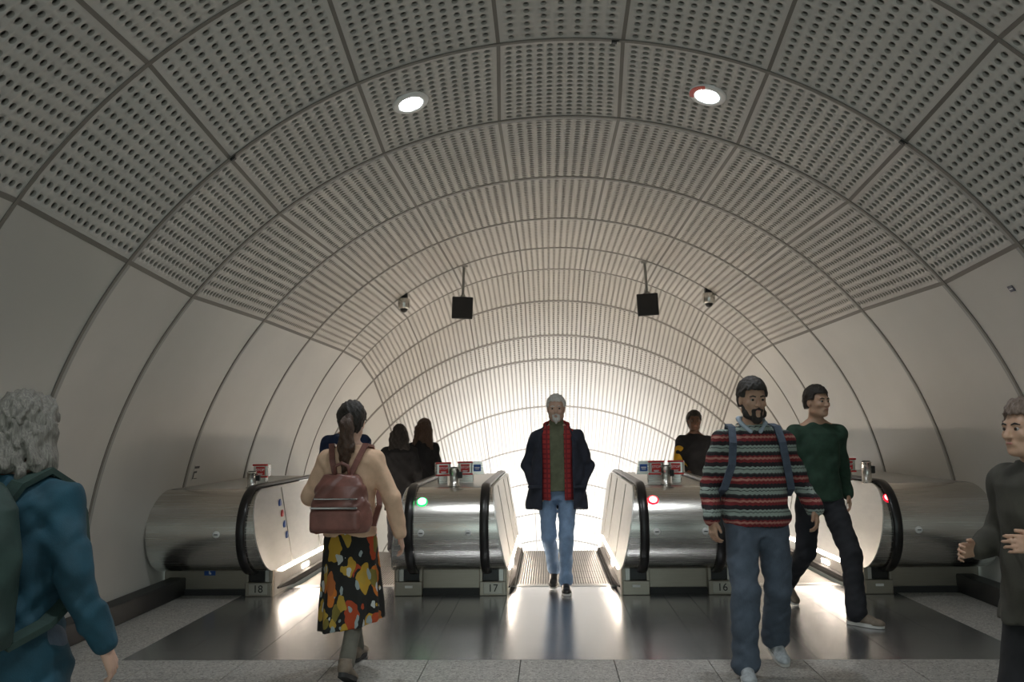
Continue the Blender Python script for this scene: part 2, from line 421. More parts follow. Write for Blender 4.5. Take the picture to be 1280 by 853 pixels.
def machine(x0, x1, open_l, open_r, label, numpos=None, num='', lamp=None, lamp_x=0, keys=(), plates=()):
    """housing between two escalators: stainless newel drum, deck, panels, handrails"""
    root = thing('escalator_balustrade', label, 'escalator balustrade', ((x0 + x1) / 2, 8.0, 0), 0)
    ox = (x0 + x1) / 2
    W = lambda p: (p[0] - ox, p[1] - 8.0, p[2])
    def fin(mb_, name, m, parent=root):
        mb_.v = [W(v) for v in mb_.v]; return mb_.build(name, m, parent)
    xl = lambda z: side_x(z, x0, -1) if open_l else x0
    xr = lambda z: side_x(z, x1, 1) if open_r else x1
    # drum
    d = MB(); pr = arc_pts(28); pr = pr + [(CY + .02, CZ + CR), (CY + .02, CZ - CR)]
    n = len(pr)
    vs = [(xl(z) + .004, y, z) for y, z in pr] + [(xr(z) - .004, y, z) for y, z in pr]
    fs = [[i, (i + 1) % n, n + (i + 1) % n, n + i] for i in range(n)]
    d.add(vs, fs, True); d.add(vs, [list(range(n)), [n + i for i in range(n)][::-1]], False)
    drum = fin(d, 'newel_drum', M['steel'])
    me = drum.data
    mod = drum.modifiers.new('es', 'EDGE_SPLIT'); mod.split_angle = rad(40)
    # deck
    d = MB()
    path = [];
    for u in US:
        y, z = off(u, DECK); a = min(max((u - Y0) / RS, 0), INC)
        path.append(((0, y, z), (1, 0, 0), (0, math.sin(a), math.cos(a))))
    d.sweep(path, [(xl(DECK), -.05), (xr(DECK), -.05), (xr(DECK), 0), (xl(DECK), 0)])
    dk = fin(d, 'deck', M['deck'])
    d = MB()                                              # low edge strips along the deck
    for xx, op in ((xl(DECK), open_l), (xr(DECK), open_r)):
        if op:
            s_ = 1 if xx < ox else -1
            d.sweep(path[1:], [(xx, 0), (xx + s_ * .012, 0), (xx + s_ * .012, .008), (xx, .008)])
    if d.v: fin(d, 'deck_edge', M['chrome'])
    # base
    d = MB(); d.box((x0 + .16 if open_l else x0, 8.06, .055), (x1 - .16 if open_r else x1, 8.10, .26)); fin(d, 'base_panel', M['base'])
    d = MB(); d.box((x0 + .16 if open_l else x0, 8.03, 0), (x1 - .16 if open_r else x1, 8.12, .055)); fin(d, 'plinth', M['dark_base'])
    for op, xb, s in ((open_l, x0, -1), (open_r, x1, 1)):
        if not op: continue
        # inner panel = tilted skin between skirt and deck, its front end rounded by the newel
        sk = MB(); NZ = 8
        fr = arc_pts(17); vs = []; fs = []
        for (y, z) in fr: vs += [(side_x(z, xb, s), y, z), (side_x(z, xb, s), 8.0, z)]
        for i in range(16): fs.append([2 * i, 2 * i + 1, 2 * i + 3, 2 * i + 2])
        sk.add(vs, fs)
        rows = []
        for u in US:
            rows.append([(side_x(n_, xb, s), *off(u, n_)) for n_ in np.linspace(.23, DECK, 6)])
        vs = [p for r in rows for p in r]; fs = []
        for i in range(len(US) - 1):
            for k in range(5): fs.append([i * 6 + k, i * 6 + k + 1, (i + 1) * 6 + k + 1, (i + 1) * 6 + k])
        sk.add(vs, fs)
        pn = fin(sk, 'inner_panel', M['sidepanel'])
        sm = pn.modifiers.new('t', 'SOLIDIFY'); sm.thickness = .012; sm.offset = 0
        for u in (8.55, 9.6, 10.4):                       # panel joints
            j = MB(); j.tube([(side_x(n_, xb, s) + s * .0085, u, n_) for n_ in (.25, .95)], .004, 6)
            fin(j, 'panel_joint', M['skirt'])
        # skirt
        sk = MB(); pth = []
        for u in [8.0, 8.2] + US[1:]:
            y, z = off(u, 0); a = min(max((u - Y0) / RS, 0), INC)
            pth.append(((xb, y, z), (s, 0, 0), (0, math.sin(a), math.cos(a))))
        sk.sweep(pth, [(-.08, -.12), (.0, -.12), (.0, .235), (-.08, .235)])
        fin(sk, 'skirt', M['skirt'])
        sk = MB(); sk.sweep(pth[1:], [(-.004, .193), (.016, .193), (.016, .214), (-.004, .226)])
        fin(sk, 'skirt_light', M['led'])
        sk = MB(); sk.box((min(xb, xb + s * .006), 8.93 - .0, .105), (max(xb, xb + s * .006), 9.15, .145)); fin(sk, 'skirt_lamp', M['led'])
        sk = MB(); bp = []
        for u in [8.1, 8.5] + list(np.linspace(8.9, 10.2, 4)) + US[2:10] + [14.]:
            y, z = off(u, 0.055); a = min(max((u - Y0) / RS, 0), INC)
            kk = .25 if not bp else 1.; bp.append(((xb, y, z), (s * kk, 0, 0), (0, kk * math.sin(a), kk * math.cos(a))))
        sk.sweep(bp, [(0, -.035), (.045, -.03), (.055, .0), (.045, .03), (0, .035)]); fin(sk, 'skirt_brush', M['brush'])
        # handrail: up round the newel then along the deck
        hx = xb - s * .185; h = MB(); hp = []
        hp.append(((hx, 8.12, .17), (1, 0, 0), (0, -.2, -1)))
        for t in np.linspace(-PI / 2 - .12, PI / 2, 30):
            hp.append(((hx, CY - (CR + .012) * math.cos(t), CZ + (CR + .012) * math.sin(t)), (1, 0, 0), (0, -math.cos(t), math.sin(t))))
        for u in US[1:]:
            y, z = off(u, DECK + .012); a = min(max((u - Y0) / RS, 0), INC)
            hp.append(((hx, y, z), (1, 0, 0), (0, math.sin(a), math.cos(a))))
        sec = [(-.028, -.012), (.028, -.012), (.039, .0), (.039, .014), (.031, .023), (.0, .026), (-.031, .023), (-.039, .014), (-.039, .0)]
        h.sweep(hp, sec, 0, True); fin(h, 'handrail', M['rubber'])
        # inlet box where the rail enters the base
        ix0, ix1 = sorted((xb - s * .255, xb - s * .012)); b = MB()
        b.box((ix0, 7.965, 0), (ix1, 8.14, .125), .006)
        b.box((ix0, 7.975, .125), (ix0 + .028, 8.14, .245), .004); b.box((ix1 - .028, 7.975, .125), (ix1, 8.14, .245), .004)
        inl = fin(b, 'handrail_inlet', M['base'])
        g = MB(); g.box((ix0 + .02, 8.02, .12), (ix1 - .02, 8.12, .25)); go = fin(g, 'inlet_mouth', M['rubber'], inl)
        t_ = MB(); t_.box((xb - s * .012 if s > 0 else xb, 7.972, 0), (xb if s > 0 else xb + .012, 8.02, .235), .002); fin(t_, 'skirt_end', M['brass'])
        cx_ = (ix0 + ix1) / 2
        p = MB(); key = 'l' if s < 0 else 'r'
        if numpos == key:
            p.box((cx_ - .085, 7.958, .018), (cx_ + .085, 7.966, .116), .003); pl = fin(p, 'number_plate', M['plate'], inl)
            text_mesh('numeral', num, .095, M['dark_text'], pl, (cx_ - ox, -.0435, .066))
        elif key in plates:
            p.box((cx_ - .035, 7.958, .070), (cx_ + .035, 7.966, .092), .002); pl = fin(p, 'small_plate', M['white_plastic'], inl)
    for kx in keys:                                       # round key switches with a slot
        k = MB(); T = Matrix.Rotation(PI / 2, 4, 'X')
        yk = CY - math.sqrt(CR ** 2 - (.597 - CZ) ** 2)
        k.lathe([(.030, -.004), (.030, .008), (.024, .013), (.004, .013)], (kx, yk, .597), T, 24); ks = fin(k, 'key_switch', M['white_plastic'])
        k = MB(); k.box((kx - .016, yk - .0155, .593), (kx + .016, yk - .012, .601)); fin(k, 'key_slot', M['dark_text'], ks)
    if lamp:
        zl = .857; t = math.asin((zl - CZ) / CR); yl = CY - CR * math.cos(t)
        T = Matrix.Rotation(PI / 2 - t, 4, 'X')
        k = MB(); k.lathe([(.048, -.004), (.048, .004), (.044, .008), (.038, .008)], (lamp_x, yl, zl), T, 28)
        lb = fin(k, 'signal_bezel', M['green_ring' if lamp == 'green' else 'red_ring'])
        k = MB(); k.lathe([(.037, .0), (.037, .011), (.026, .015), (.006, .016)], (lamp_x, yl, zl), T, 28)
        fin(k, 'signal_lens', M['green_led' if lamp == 'green' else 'red_led'], lb)
    return root

mach17 = machine(-1.541, -.51, True, True, 'steel escalator balustrade with plate 17 and a green signal lamp', 'r', '17', 'green', -1.251, (-1.248, -.835), 'l')
mach16 = machine(.51, 1.541, True, True, 'steel escalator balustrade with plate 16 and red lamp, beside the centre escalator', 'r', '16', 'red', .787, (.799, 1.217), 'l')
mach18 = machine(-3.70, -2.655, False, True, 'steel escalator balustrade with plate 18 against the left wall', 'r', '18', None, 0, (-3.059,), '')
mach15 = machine(2.655, 3.70, True, False, 'dim steel escalator balustrade with red lamp against the right wall', None, '', 'red', 2.822, (3.019,), 'l')
# stickers
k = MB(); k.box((-.052, -.006, -.028), (.052, .0, .028)); o = k.build('pictogram_sticker', M['blue_paint'], mach18); o.location = (-3.274 + 3.1775, .062, .205)
k = MB(); T = Matrix.Rotation(PI / 2, 4, 'X')
k.lathe([(.006, 0), (.006, .002)], (-.004, -.006, .012), T, 12); k.box((-.009, -.008, -.012), (.003, -.006, .006)); k.lathe([(.010, 0), (.010, .002)], (.004, -.006, -.010), T, 16)
k.build('pictogram', M['white_text'], o)
k = MB()                                                   # row of round notices on the inner panel of balustrade 18
for i in range(4):
    z = .80 - i * .105; x = side_x(z, -2.655, 1) + .007; y = 8.43 + i * .022
    tl = math.atan(.125 / .74)
    T = Matrix.Rotation(PI / 2 - tl, 4, 'Y')
    T = Matrix.Rotation(PI / 2, 4, 'Y')
    k.lathe([(.045, 0), (.045, .003)], (x + 3.1775, y - 8.0, z), T, 24, mi=1 if i == 1 else 0)
k.build('notice_sticker', [M['blue_paint'], M['red_paint']], mach18)

# moving steps
def escalator(cx, label):
    root = thing('escalator', label, 'escalator', (cx, 8.42, 0))
    c = MB(); c.box((-.50, .0, -.03), (.50, .10, .004), .002)
    for i in range(40):
        x = -.49 + i * .0251
        c.box((x - .005, .10, -.012), (x + .005, .135, .003))
    c.build('comb_plate', M['comb'], root)
    for i in range(30):
        u = 8.53 + i * .4
        y, z = off(u, 0)
        y2, z2 = off(u + .4, 0)
        st = MB(); zt = max(z, z2) - .004 if i else -.004
        zt = z - .004
        yy1 = min(y + .396, 999); rz_ = min(.2, max(.02, z - z2 + .02))
        st.box((-.497, y - 8.42, zt - .045), (.497, y + .396 - 8.42, zt), .003)
        if z - z2 > .02: st.box((-.495, y + .37 - 8.42, zt - (z - z2) - .03), (.495, y + .394 - 8.42, zt - .04))
        st.build('step', M['tread'], root)
    return root
escalator(-2.1, 'left escalator with grooved steps, between plates 18 and 17')
escalator(0., 'centre escalator with grooved steps, between the green lamp and plate 16')
escalator(2.1, 'right escalator with grooved steps, between plate 16 and the right wall')

# ------------------------------------------------------------------ deck furniture: stop buttons, posts
def stop_unit(loc, label, flip=False, wide=False, rz=0.):
    loc = (loc[0], loc[1], loc[2] - .0)
    root = thing('emergency_stop_unit', label, 'emergency stop', loc, rz, 'emergency stop units on the decks')
    p = MB(); w = .075 if wide else .042
    p.box((-w, -.03, 0), (w, .05, .085), .004); p.build('post', M['steel'], root)
    hw = .065; x0 = -.065
    h = MB(); h.box((-hw - .006, -.058, .115), (hw + .006, .06, .24), .012); ho = h.build('housing', M['steel'], root); ho.location.z = -.03
    f = MB(); f.box((-hw - .010, -.070, .112), (hw + .010, -.052, .128), .004); f.box((-hw - .010, -.070, .226), (hw + .010, -.052, .243), .004)
    f.box((-hw * .66, -.066, .138), (hw * .66, -.056, .216), .003)
    fr = f.build('red_frame', M['red_paint'], root); fr.location.z = -.03
    text_mesh('lettering', 'STOP', .034, M['white_text'], fr, (0, -.0675, .185))
    l = MB(); l.box((-.026, -.069, .150), (.026, -.066, .155)); l.box((-.02, -.069, .141), (.02, -.066, .146)); l.build('small_print', M['white_text'], fr)
    if wide:
        s = -1 if flip else 1
        b = MB(); T = Matrix.Translation((s * .125, 0, .115))
        vs = [(-.06, -.052, 0), (.06, -.052, 0), (.06, .06, 0), (-.06, .06, 0), (-.06, -.045, .125), (.035 if s > 0 else .06, -.045, .125), (.035 if s > 0 else .06, .06, .125), (-.06 if s > 0 else -.035, .06, .125)]
        if s < 0: vs[4] = (-.035, -.045, .125); vs[7] = (-.035, .06, .125)
        b.add([T @ Vector(v) for v in vs], [[0, 1, 2, 3], [4, 5, 6, 7], [0, 1, 5, 4], [1, 2, 6, 5], [2, 3, 7, 6], [3, 0, 4, 7]])
        sh = b.build('side_housing', M['steel'], root); sh.location.z = -.03
        q = MB(); q.box((s * .118 - .036, -.060, .145), (s * .118 + .036, -.046, .212), .003); bl = q.build('blue_notice', M['blue_paint'], root); bl.location.z = -.03
        q = MB(); q.box((s * .118 - .024, -.062, .176), (s * .118 + .024, -.060, .186)); q.box((s * .118 - .02, -.062, .162), (s * .118 + .02, -.060, .168)); q.build('small_print', M['white_text'], bl)
    return root
stop_unit((-1.15, 8.42, DECK), 'narrow red stop button box on the green-lamp balustrade, left of the steel post', rz=.25)
stop_unit((-.945, 8.62, DECK), 'red stop button box with blue notice right of it, on the green-lamp balustrade', wide=True)
stop_unit((.885, 8.30, DECK), 'red stop button box with blue notice left of it, on the plate 16 balustrade', wide=True, flip=True)
stop_unit((1.085, 8.32, DECK), 'narrow red stop button box on the plate 16 balustrade, right of the steel post', rz=-.25)
stop_unit((-2.93, 8.45, DECK), 'red stop button box on the plate 18 balustrade by the left wall')
stop_unit((2.70, 8.42, DECK), 'red stop button box on the dim balustrade by the right wall')
def deck_post(loc, label, h=.17):
    root = thing('steel_post', label, 'post', loc, 0, 'short steel posts on the decks')
    p = MB(); p.lathe([(.052, 0), (.052, .012), (.042, .016), (.042, h - .012), (.046, h - .01), (.046, h), (.036, h + .003)], n=28); p.build('tube', M['steel'], root)
    c = MB(); c.lathe([(.036, h + .002), (.036, h + .008), (.02, h + .010)], n=24); c.build('cap', M['rubber'], root)
    b = MB(); b.box((.03, -.012, h * .45), (.075, .03, h * .8), .006); b.build('bracket', M['black_paint'], root)
    return root
deck_post((-1.0, 8.06, DECK), 'short steel post between the stop boxes on the green-lamp balustrade')
deck_post((.945, 8.04, DECK), 'short steel post between the stop boxes on the plate 16 balustrade')
deck_post((-2.905, 8.08, DECK), 'short steel post on the plate 18 balustrade by the left wall', .15)
deck_post((2.635 + .12, 8.04, DECK), 'short steel post on the dim balustrade by the right wall', .19)

# ------------------------------------------------------------------ ceiling things
def vault_z(x, y):
    for i in range(len(rings) - 1):
        if rings[i][0] <= y <= rings[i + 1][0] and rings[i + 1][2] == 0:
            t = (y - rings[i][0]) / (rings[i + 1][0] - rings[i][0])
            R = rings[i][3] * (1 - t) + rings[i + 1][3] * t; z = rings[i][1] * (1 - t) + rings[i + 1][1] * t
            return z + math.sqrt(R * R - x * x), math.asin(x / R)
    return HC + math.sqrt(R0 ** 2 - x * x), math.asin(x / R0)
M['red_glow'] = mat('painted_red_glint', (.75, .10, .08), .4)  # reddish glint on the downlight rim, put into colour as an arc
def downlight(x, y, label, power, glint=False):
    z, th = vault_z(x, y)
    root = thing('ceiling_downlight', label, 'ceiling light', (x, y, z), 0, 'round downlights in the vault')
    root.rotation_euler = (math.atan((vault_z(x, y + .1)[0] - vault_z(x, y - .1)[0]) / .2), th, 0)
    r = MB(); r.lathe([(.132, .012), (.136, -.004), (.130, -.014), (.090, -.018), (.080, -.006), (.080, .01)], n=40)
    r.build('trim_ring', M['white_plastic'], root)
    if glint:
        g = MB(); aa = [rad(150 + 100 * k / 16) for k in range(17)]
        vs = [(rr * math.cos(a), rr * math.sin(a), zz) for a in aa for rr, zz in ((.098, -.0195), (.131, -.0155))]
        g.add(vs, [[2 * k, 2 * k + 1, 2 * k + 3, 2 * k + 2] for k in range(16)]); gg = g.build('rim_glint', M['red_glow'], root)
        gg.modifiers.new('t', 'SOLIDIFY').thickness = .002
    l = MB(); l.lathe([(.078, .012), (.078, -.004), (.055, -.007)], n=32); l.build('lens', M['lamp'], root)
    li = bpy.data.lights.new('downlight_beam', 'SPOT'); li.energy = power; li.spot_size = rad(125); li.spot_blend = .8; li.shadow_soft_size = .08
    li.color = (.93, .97, 1.0)
    lo = bpy.data.objects.new('lamp', li); COL.objects.link(lo); lo.parent = root; lo.location = (0, 0, -.03)
    lo.rotation_euler = (0, -th, 0)
    return root
DP = 60
downlight(-1.086, 6.03, 'round white downlight in the vault above the left side', DP)
downlight(1.061, 6.05, 'round white downlight with a red glint painted on its rim above the right side', DP, True)
DPB = 85  # unseen downlights added behind the viewer to light the fronts of people
downlight(-1.06, 1.9, 'left round fill downlight added behind the viewer', DPB)
downlight(1.06, 1.9, 'right round fill downlight added behind the viewer', DPB)
downlight(-1.06, -2.8, 'far left round fill downlight added behind the viewer', DPB)
downlight(1.06, -2.8, 'far right round fill downlight added behind the viewer', DPB)

def speaker(x, y, label, s):
    z0, _ = vault_z(x, y)
    root = thing('hanging_loudspeaker', label, 'loudspeaker', (x, y, 3.165), 0, 'black loudspeakers hung on rods')
    b = MB(); b.box((-.142, -.10, -.15), (.142, .14, .15), .012); b.build('cabinet', M['black_paint'], root)
    g = MB(); g.box((-.128, -.108, -.135), (.128, -.098, .135), .004); g.build('grille', vmat('grille_cloth', (.006, .006, .006), (.014, .014, .014), 160., .7), root)
    r = MB(); r.tube([(0, .02, .16), (0, .02 + .16 * (z0 - 3.165 - .16), z0 - 3.165 + .02)], .019, 14)
    r.lathe([(.034, .15), (.034, .17), (.02, .18)], (0, .02, 0)); r.lathe([(.05, z0 - 3.165 - .012), (.05, z0 - 3.165 + .02)], (0, .02 + .16 * (z0 - 3.165 - .16), 0))
    r.build('rod', M['rib_face'], root)
    k = MB(); k.box((-.05, -.02, .148), (.05, .06, .158), .003); k.build('bracket', M['rib_face'], root)
    root.rotation_euler = (.16, -s * .045, -s * .10)
speaker(-1.271, 11.70, 'black square loudspeaker on a rod, left of centre', -1)
speaker(1.256, 11.70, 'black square loudspeaker on a rod, right of centre', 1)
def camera_pod(x, y, label):
    z0, th = vault_z(x, y)
    root = thing('security_camera', label, 'security camera', (x, y, 3.21), 0, 'cylindrical security cameras')
    b = MB(); b.lathe([(.05, .085), (.078, .08), (.082, .07), (.082, -.045), (.076, -.055), (.05, -.06)], n=28); b.build('body', M['steel'], root)
    d = MB(); d.lathe([(.052, -.055), (.05, -.075), (.038, -.098), (.012, -.112)], n=24); d.build('dome', M['rubber'], root)
    m = MB(); m.tube([(0, 0, .08), (0, 0, z0 - 3.21 + .02)], .024, 12); m.box((-.05, -.04, z0 - 3.21 - .03), (.05, .04, z0 - 3.21 + .03), .004); m.build('mount', M['black_paint'], root)
camera_pod(-2.06, 11.6, 'steel cylinder security camera under the vault, left of the loudspeakers')
camera_pod(2.064, 11.6, 'steel cylinder security camera under the vault, right of the loudspeakers')
def clip(x, y, label):
    z, th = vault_z(x, y)
    root = thing('cable_clip', label, 'clip', (x, y, z), 0, 'small black clips at panel joints'); root.rotation_euler = (0, th, 0)
    m = MB(); m.box((-.018, -.016, -.022), (.018, .016, .004), .003); m.build('clip_body', M['black_paint'], root)
    m = MB(); m.tube([(-.012, -.02, -.012), (.024, -.03, -.016), (.03, -.02, -.008)], .005, 8); m.build('clip_pin', M['black_paint'], root)
clip(.36, 5.56, 'small black clip at the joint near the crown of the vault')
clip(2.215, 5.56, 'small black clip at the joint on the right side of the vault')
clip(-2.215, 5.56, 'small black clip at the joint on the left side of the vault')
# wall labels
def wall_sign(y, z, sx, w, h, build, name, label, cat):
    rr = None
    for i in range(len(rings) - 1):
        if rings[i][0] <= y <= rings[i + 1][0]:
            t = (y - rings[i][0]) / (rings[i + 1][0] - rings[i][0]); R = rings[i][3] * (1 - t) + rings[i + 1][3] * t; zc = rings[i][1] * (1 - t) + rings[i + 1][1] * t; break
    th = math.acos((z - zc) / R); x = (R - .003) * math.sin(th)
    root = thing(name, label, cat, (sx * x, y, z))
    nrm = Vector((-sx * math.sin(th), 0, -math.cos(th))); X = Vector((0, -sx, 0))
    Y = nrm.cross(X)
    Mx = Matrix((X, Y, nrm)).transposed()
    if Mx.determinant() < 0: Mx = Matrix((-X, Y, nrm)).transposed()
    root.rotation_euler = Mx.to_euler()
    build(root); return root
def b1(root):
    m = MB(); m.box((-.06, -.09, 0), (.06, .07, .004), .001); m.build('backplate', M['wall'], root)
    m = MB(); m.box((-.055, .035, .004), (.055, .058, .006)); m.box((-.055, -.01, .004), (.02, .008, .006)); m.box((-.055, -.07, .004), (-.035, -.008, .006)); m.box((-.02, -.07, .004), (.05, -.064, .006)); m.build('label_print', M['dark_text'], root)
wall_sign(8.5, 1.11, -1, .12, .2, b1, 'wall_label', 'small white label with black lines on the left wall above balustrade 18', 'label')
def b2(root):
    m = MB(); m.box((-.03, -.022, 0), (.03, .022, .005), .001); m.build('tag_plate', mat('dark_blue_tag', (.02, .02, .06), .4), root)
    m = MB(); m.box((-.02, -.004, .005), (.02, .004, .006)); m.build('tag_print', M['white_text'], root)
wall_sign(5.95, 2.40, 1, .06, .05, b2, 'joint_tag', 'tiny dark blue tag on the right wall just below the perforated panels', 'tag')

# uplighters on the descending decks; the first two each side are added mid-vault fill
for cx in (-1.025, 1.025):
    for k in range(7):
        u = 11.9 + k * 1.9 if k else 12.0
        y, z = off(u, DECK)
        root = thing('uplighter', 'unseen uplighter trough on the descending deck below the landing', 'uplighter', (cx, y, z + .004), 0, 'uplighters down the escalator shaft')
        root.rotation_euler = (-INC, 0, 0)
        b = MB(); b.box((-.16, -.42, 0), (.16, .42, .03), .004); b.box((-.16, -.42, .03), (-.145, .42, .10)); b.box((.145, -.42, .03), (.16, .42, .10)); b.box((-.16, -.42, .03), (.16, -.405, .10)); b.box((-.16, .405, .03), (.16, .42, .10)); b.build('trough', M['white_plastic'], root)
        l = MB(); l.box((-.12, -.38, .03), (.12, .38, .05), .008); l.build('lens', M['fill_soft' if k < 2 else 'uplight'], root)
        li = bpy.data.lights.new('uplighter_lamp', 'AREA'); li.shape = 'RECTANGLE'; li.size = .24; li.size_y = .76
        li.energy = UP1 if k < 2 else UP2; li.color = (1., .86, .72) if k < 2 else (.98, .98, 1.); li.spread = rad(175 if k < 2 else 98)
        lo = bpy.data.objects.new('lamp', li); COL.objects.link(lo); lo.parent = root; lo.location = (0, 0, .06); lo.rotation_euler = (PI, 0, 0)
# ------------------------------------------------------------------ people: bodies and clothes grown from distance fields
class Field:
    """distance field on a grid; smooth unions of shapes; mesh by surface nets"""
    def __init__(s, lo, hi, h):
        s.lo = np.array(lo, np.float32); s.h = h
        s.n = np.ceil((np.array(hi) - np.array(lo)) / h).astype(int) + 1
        s.D = np.full(s.n, 1., np.float32)
    def sl(s, lo, hi):
        a = np.clip(np.floor((np.array(lo) - s.lo) / s.h).astype(int), 0, s.n); b = np.clip(np.ceil((np.array(hi) - s.lo) / s.h).astype(int) + 1, 0, s.n)
        if (b <= a).any(): return None, None
        ax = [s.lo[i] + np.arange(a[i], b[i], dtype=np.float32) * s.h for i in range(3)]
        X, Y, Z = np.meshgrid(*ax, indexing='ij')
        return (slice(a[0], b[0]), slice(a[1], b[1]), slice(a[2], b[2])), (X, Y, Z)
    def add(s, prim, k=.02):
        fn, lo, hi = prim; pad = k + 3 * s.h
        S, P = s.sl(np.array(lo) - pad, np.array(hi) + pad)
        if S is None: return
        d = fn(*P); e = s.D[S]
        if k > 0:
            hh = np.clip(.5 + .5 * (e - d) / k, 0, 1); s.D[S] = e * (1 - hh) + d * hh - k * hh * (1 - hh)
        else: s.D[S] = np.minimum(e, d)
    def sub(s, prim, k=.0):
        fn, lo, hi = prim; S, P = s.sl(np.array(lo) - .03, np.array(hi) + .03)
        if S is None: return
        s.D[S] = np.maximum(s.D[S], -fn(*P))
    def cut(s, nrm, c):
        nrm = np.array(nrm, np.float32); nrm /= np.linalg.norm(nrm)
        ax = [s.lo[i] + np.arange(s.n[i], dtype=np.float32) * s.h for i in range(3)]
        d = ax[0][:, None, None] * nrm[0] + ax[1][None, :, None] * nrm[1] + ax[2][None, None, :] * nrm[2] - c
        s.D = np.maximum(s.D, d)
    def wrinkle(s, amp, f=(30, 30, 18), seed=0):
        ax = [s.lo[i] + np.arange(s.n[i], dtype=np.float32) * s.h for i in range(3)]
        X, Y, Z = ax[0][:, None, None], ax[1][None, :, None], ax[2][None, None, :]
        near = np.abs(s.D) < .05
        r = np.random.RandomState(seed); w = 0
        for q in range(4):
            a = r.uniform(-1, 1, 3) * np.array(f) * (1 + .5 * q); ph = r.uniform(0, 6.28)
            w = w + np.sin(X * a[0] + Y * a[1] + Z * a[2] + ph + 1.3 * np.sin(Z * a[0] * .6 + X * a[2] * .7)) / (1 + .4 * q)
        s.D = s.D + np.where(near, w * amp * .5, 0).astype(np.float32)
    def mesh(s):
        D = s.D; sg = D < 0
        n = [x - 1 for x in D.shape]
        c = sg[:-1, :-1, :-1].astype(np.int8)
        tot = c.copy()
        offs = [(i, j, k) for i in (0, 1) for j in (0, 1) for k in (0, 1)]
        tot = sum(sg[i:i + n[0], j:j + n[1], k:k + n[2]].astype(np.int8) for i, j, k in offs)
        act = np.argwhere((tot > 0) & (tot < 8))
        val = np.stack([D[act[:, 0] + i, act[:, 1] + j, act[:, 2] + k] for i, j, k in offs], 1)
        O = np.array(offs, np.float32); acc = np.zeros((len(act), 3), np.float32); cnt = np.zeros(len(act), np.float32)
        for a in range(8):
            for b in range(a + 1, 8):
                if abs(O[a] - O[b]).sum() != 1: continue
                va, vb = val[:, a], val[:, b]; m = (va < 0) != (vb < 0)
                t = np.where(m, va / np.where(m, va - vb, 1), 0)
                acc += np.where(m[:, None], O[a] + (O[b] - O[a]) * t[:, None], 0); cnt += m
        P = s.lo + (act + acc / cnt[:, None]) * s.h
        idx = np.full(n, -1, np.int32); idx[act[:, 0], act[:, 1], act[:, 2]] = np.arange(len(act))
        fs = []
        for ax in range(3):
            u, v = (ax + 1) % 3, (ax + 2) % 3
            A = [slice(0, -1)] * 3; 
            lo_ = [slice(1, -1)] * 3; lo_[ax] = slice(0, -1); hi_ = [slice(1, -1)] * 3; hi_[ax] = slice(1, None)
            s0, s1 = sg[tuple(lo_)], sg[tuple(hi_)]
            E = np.argwhere(s0 != s1)
            if not len(E): continue
            fl_ = s0[E[:, 0], E[:, 1], E[:, 2]]
            base = E.copy(); base[:, u] += 1; base[:, v] += 1
            def at(du, dv):
                q = base.copy(); q[:, u] -= du; q[:, v] -= dv; return idx[q[:, 0], q[:, 1], q[:, 2]]
            Q = np.stack([at(1, 1), at(0, 1), at(0, 0), at(1, 0)], 1)
            Q[~fl_] = Q[~fl_][:, ::-1]; fs.append(Q)
        return P, np.concatenate(fs)
    def build(s, name, m, parent, smooth_it=1, mats=None, midx=None):
        P, Fc = s.mesh()
        Fc = Fc[(Fc >= 0).all(1)]
        for _ in range(smooth_it):                          # one gentle relax
            acc = np.zeros_like(P); cn = np.zeros(len(P))
            for a in range(4):
                b = (a + 1) % 4
                np.add.at(acc, Fc[:, a], P[Fc[:, b]]); np.add.at(acc, Fc[:, b], P[Fc[:, a]])
                np.add.at(cn, Fc[:, a], 1); np.add.at(cn, Fc[:, b], 1)
            P = P * .5 + .5 * acc / np.maximum(cn, 1)[:, None]
        return np_mesh(name, P, Fc.astype(np.int32), m, True, parent)

def cone(a, b, ra, rb=None, sc=None):
    rb = ra if rb is None else rb
    a = np.array(a, np.float32); b = np.array(b, np.float32); ab = b - a; L2 = max(float(ab @ ab), 1e-9); r = max(ra, rb)
    sx = sc or (1, 1, 1)
    def fn(X, Y, Z):
        t = np.clip(((X - a[0]) * ab[0] + (Y - a[1]) * ab[1] + (Z - a[2]) * ab[2]) / L2, 0, 1)
        dx, dy, dz = (X - a[0] - ab[0] * t) / sx[0], (Y - a[1] - ab[1] * t) / sx[1], (Z - a[2] - ab[2] * t) / sx[2]
        return (np.sqrt(dx * dx + dy * dy + dz * dz) - (ra + (rb - ra) * t)) * min(sx)
    m = r * max(sx)
    return fn, np.minimum(a, b) - m, np.maximum(a, b) + m
def ell(c, r, fr=None):
    c = np.array(c, np.float32); r = np.array(r, np.float32)
    def core(X, Y, Z):
        x, y, z = X - c[0], Y - c[1], Z - c[2]
        k0 = np.sqrt((x / r[0]) ** 2 + (y / r[1]) ** 2 + (z / r[2]) ** 2); k1 = np.sqrt((x / r[0] ** 2) ** 2 + (y / r[1] ** 2) ** 2 + (z / r[2] ** 2) ** 2)
        return k0 * (k0 - 1) / np.maximum(k1, 1e-6)
    return framed((core, c - r, c + r), fr)
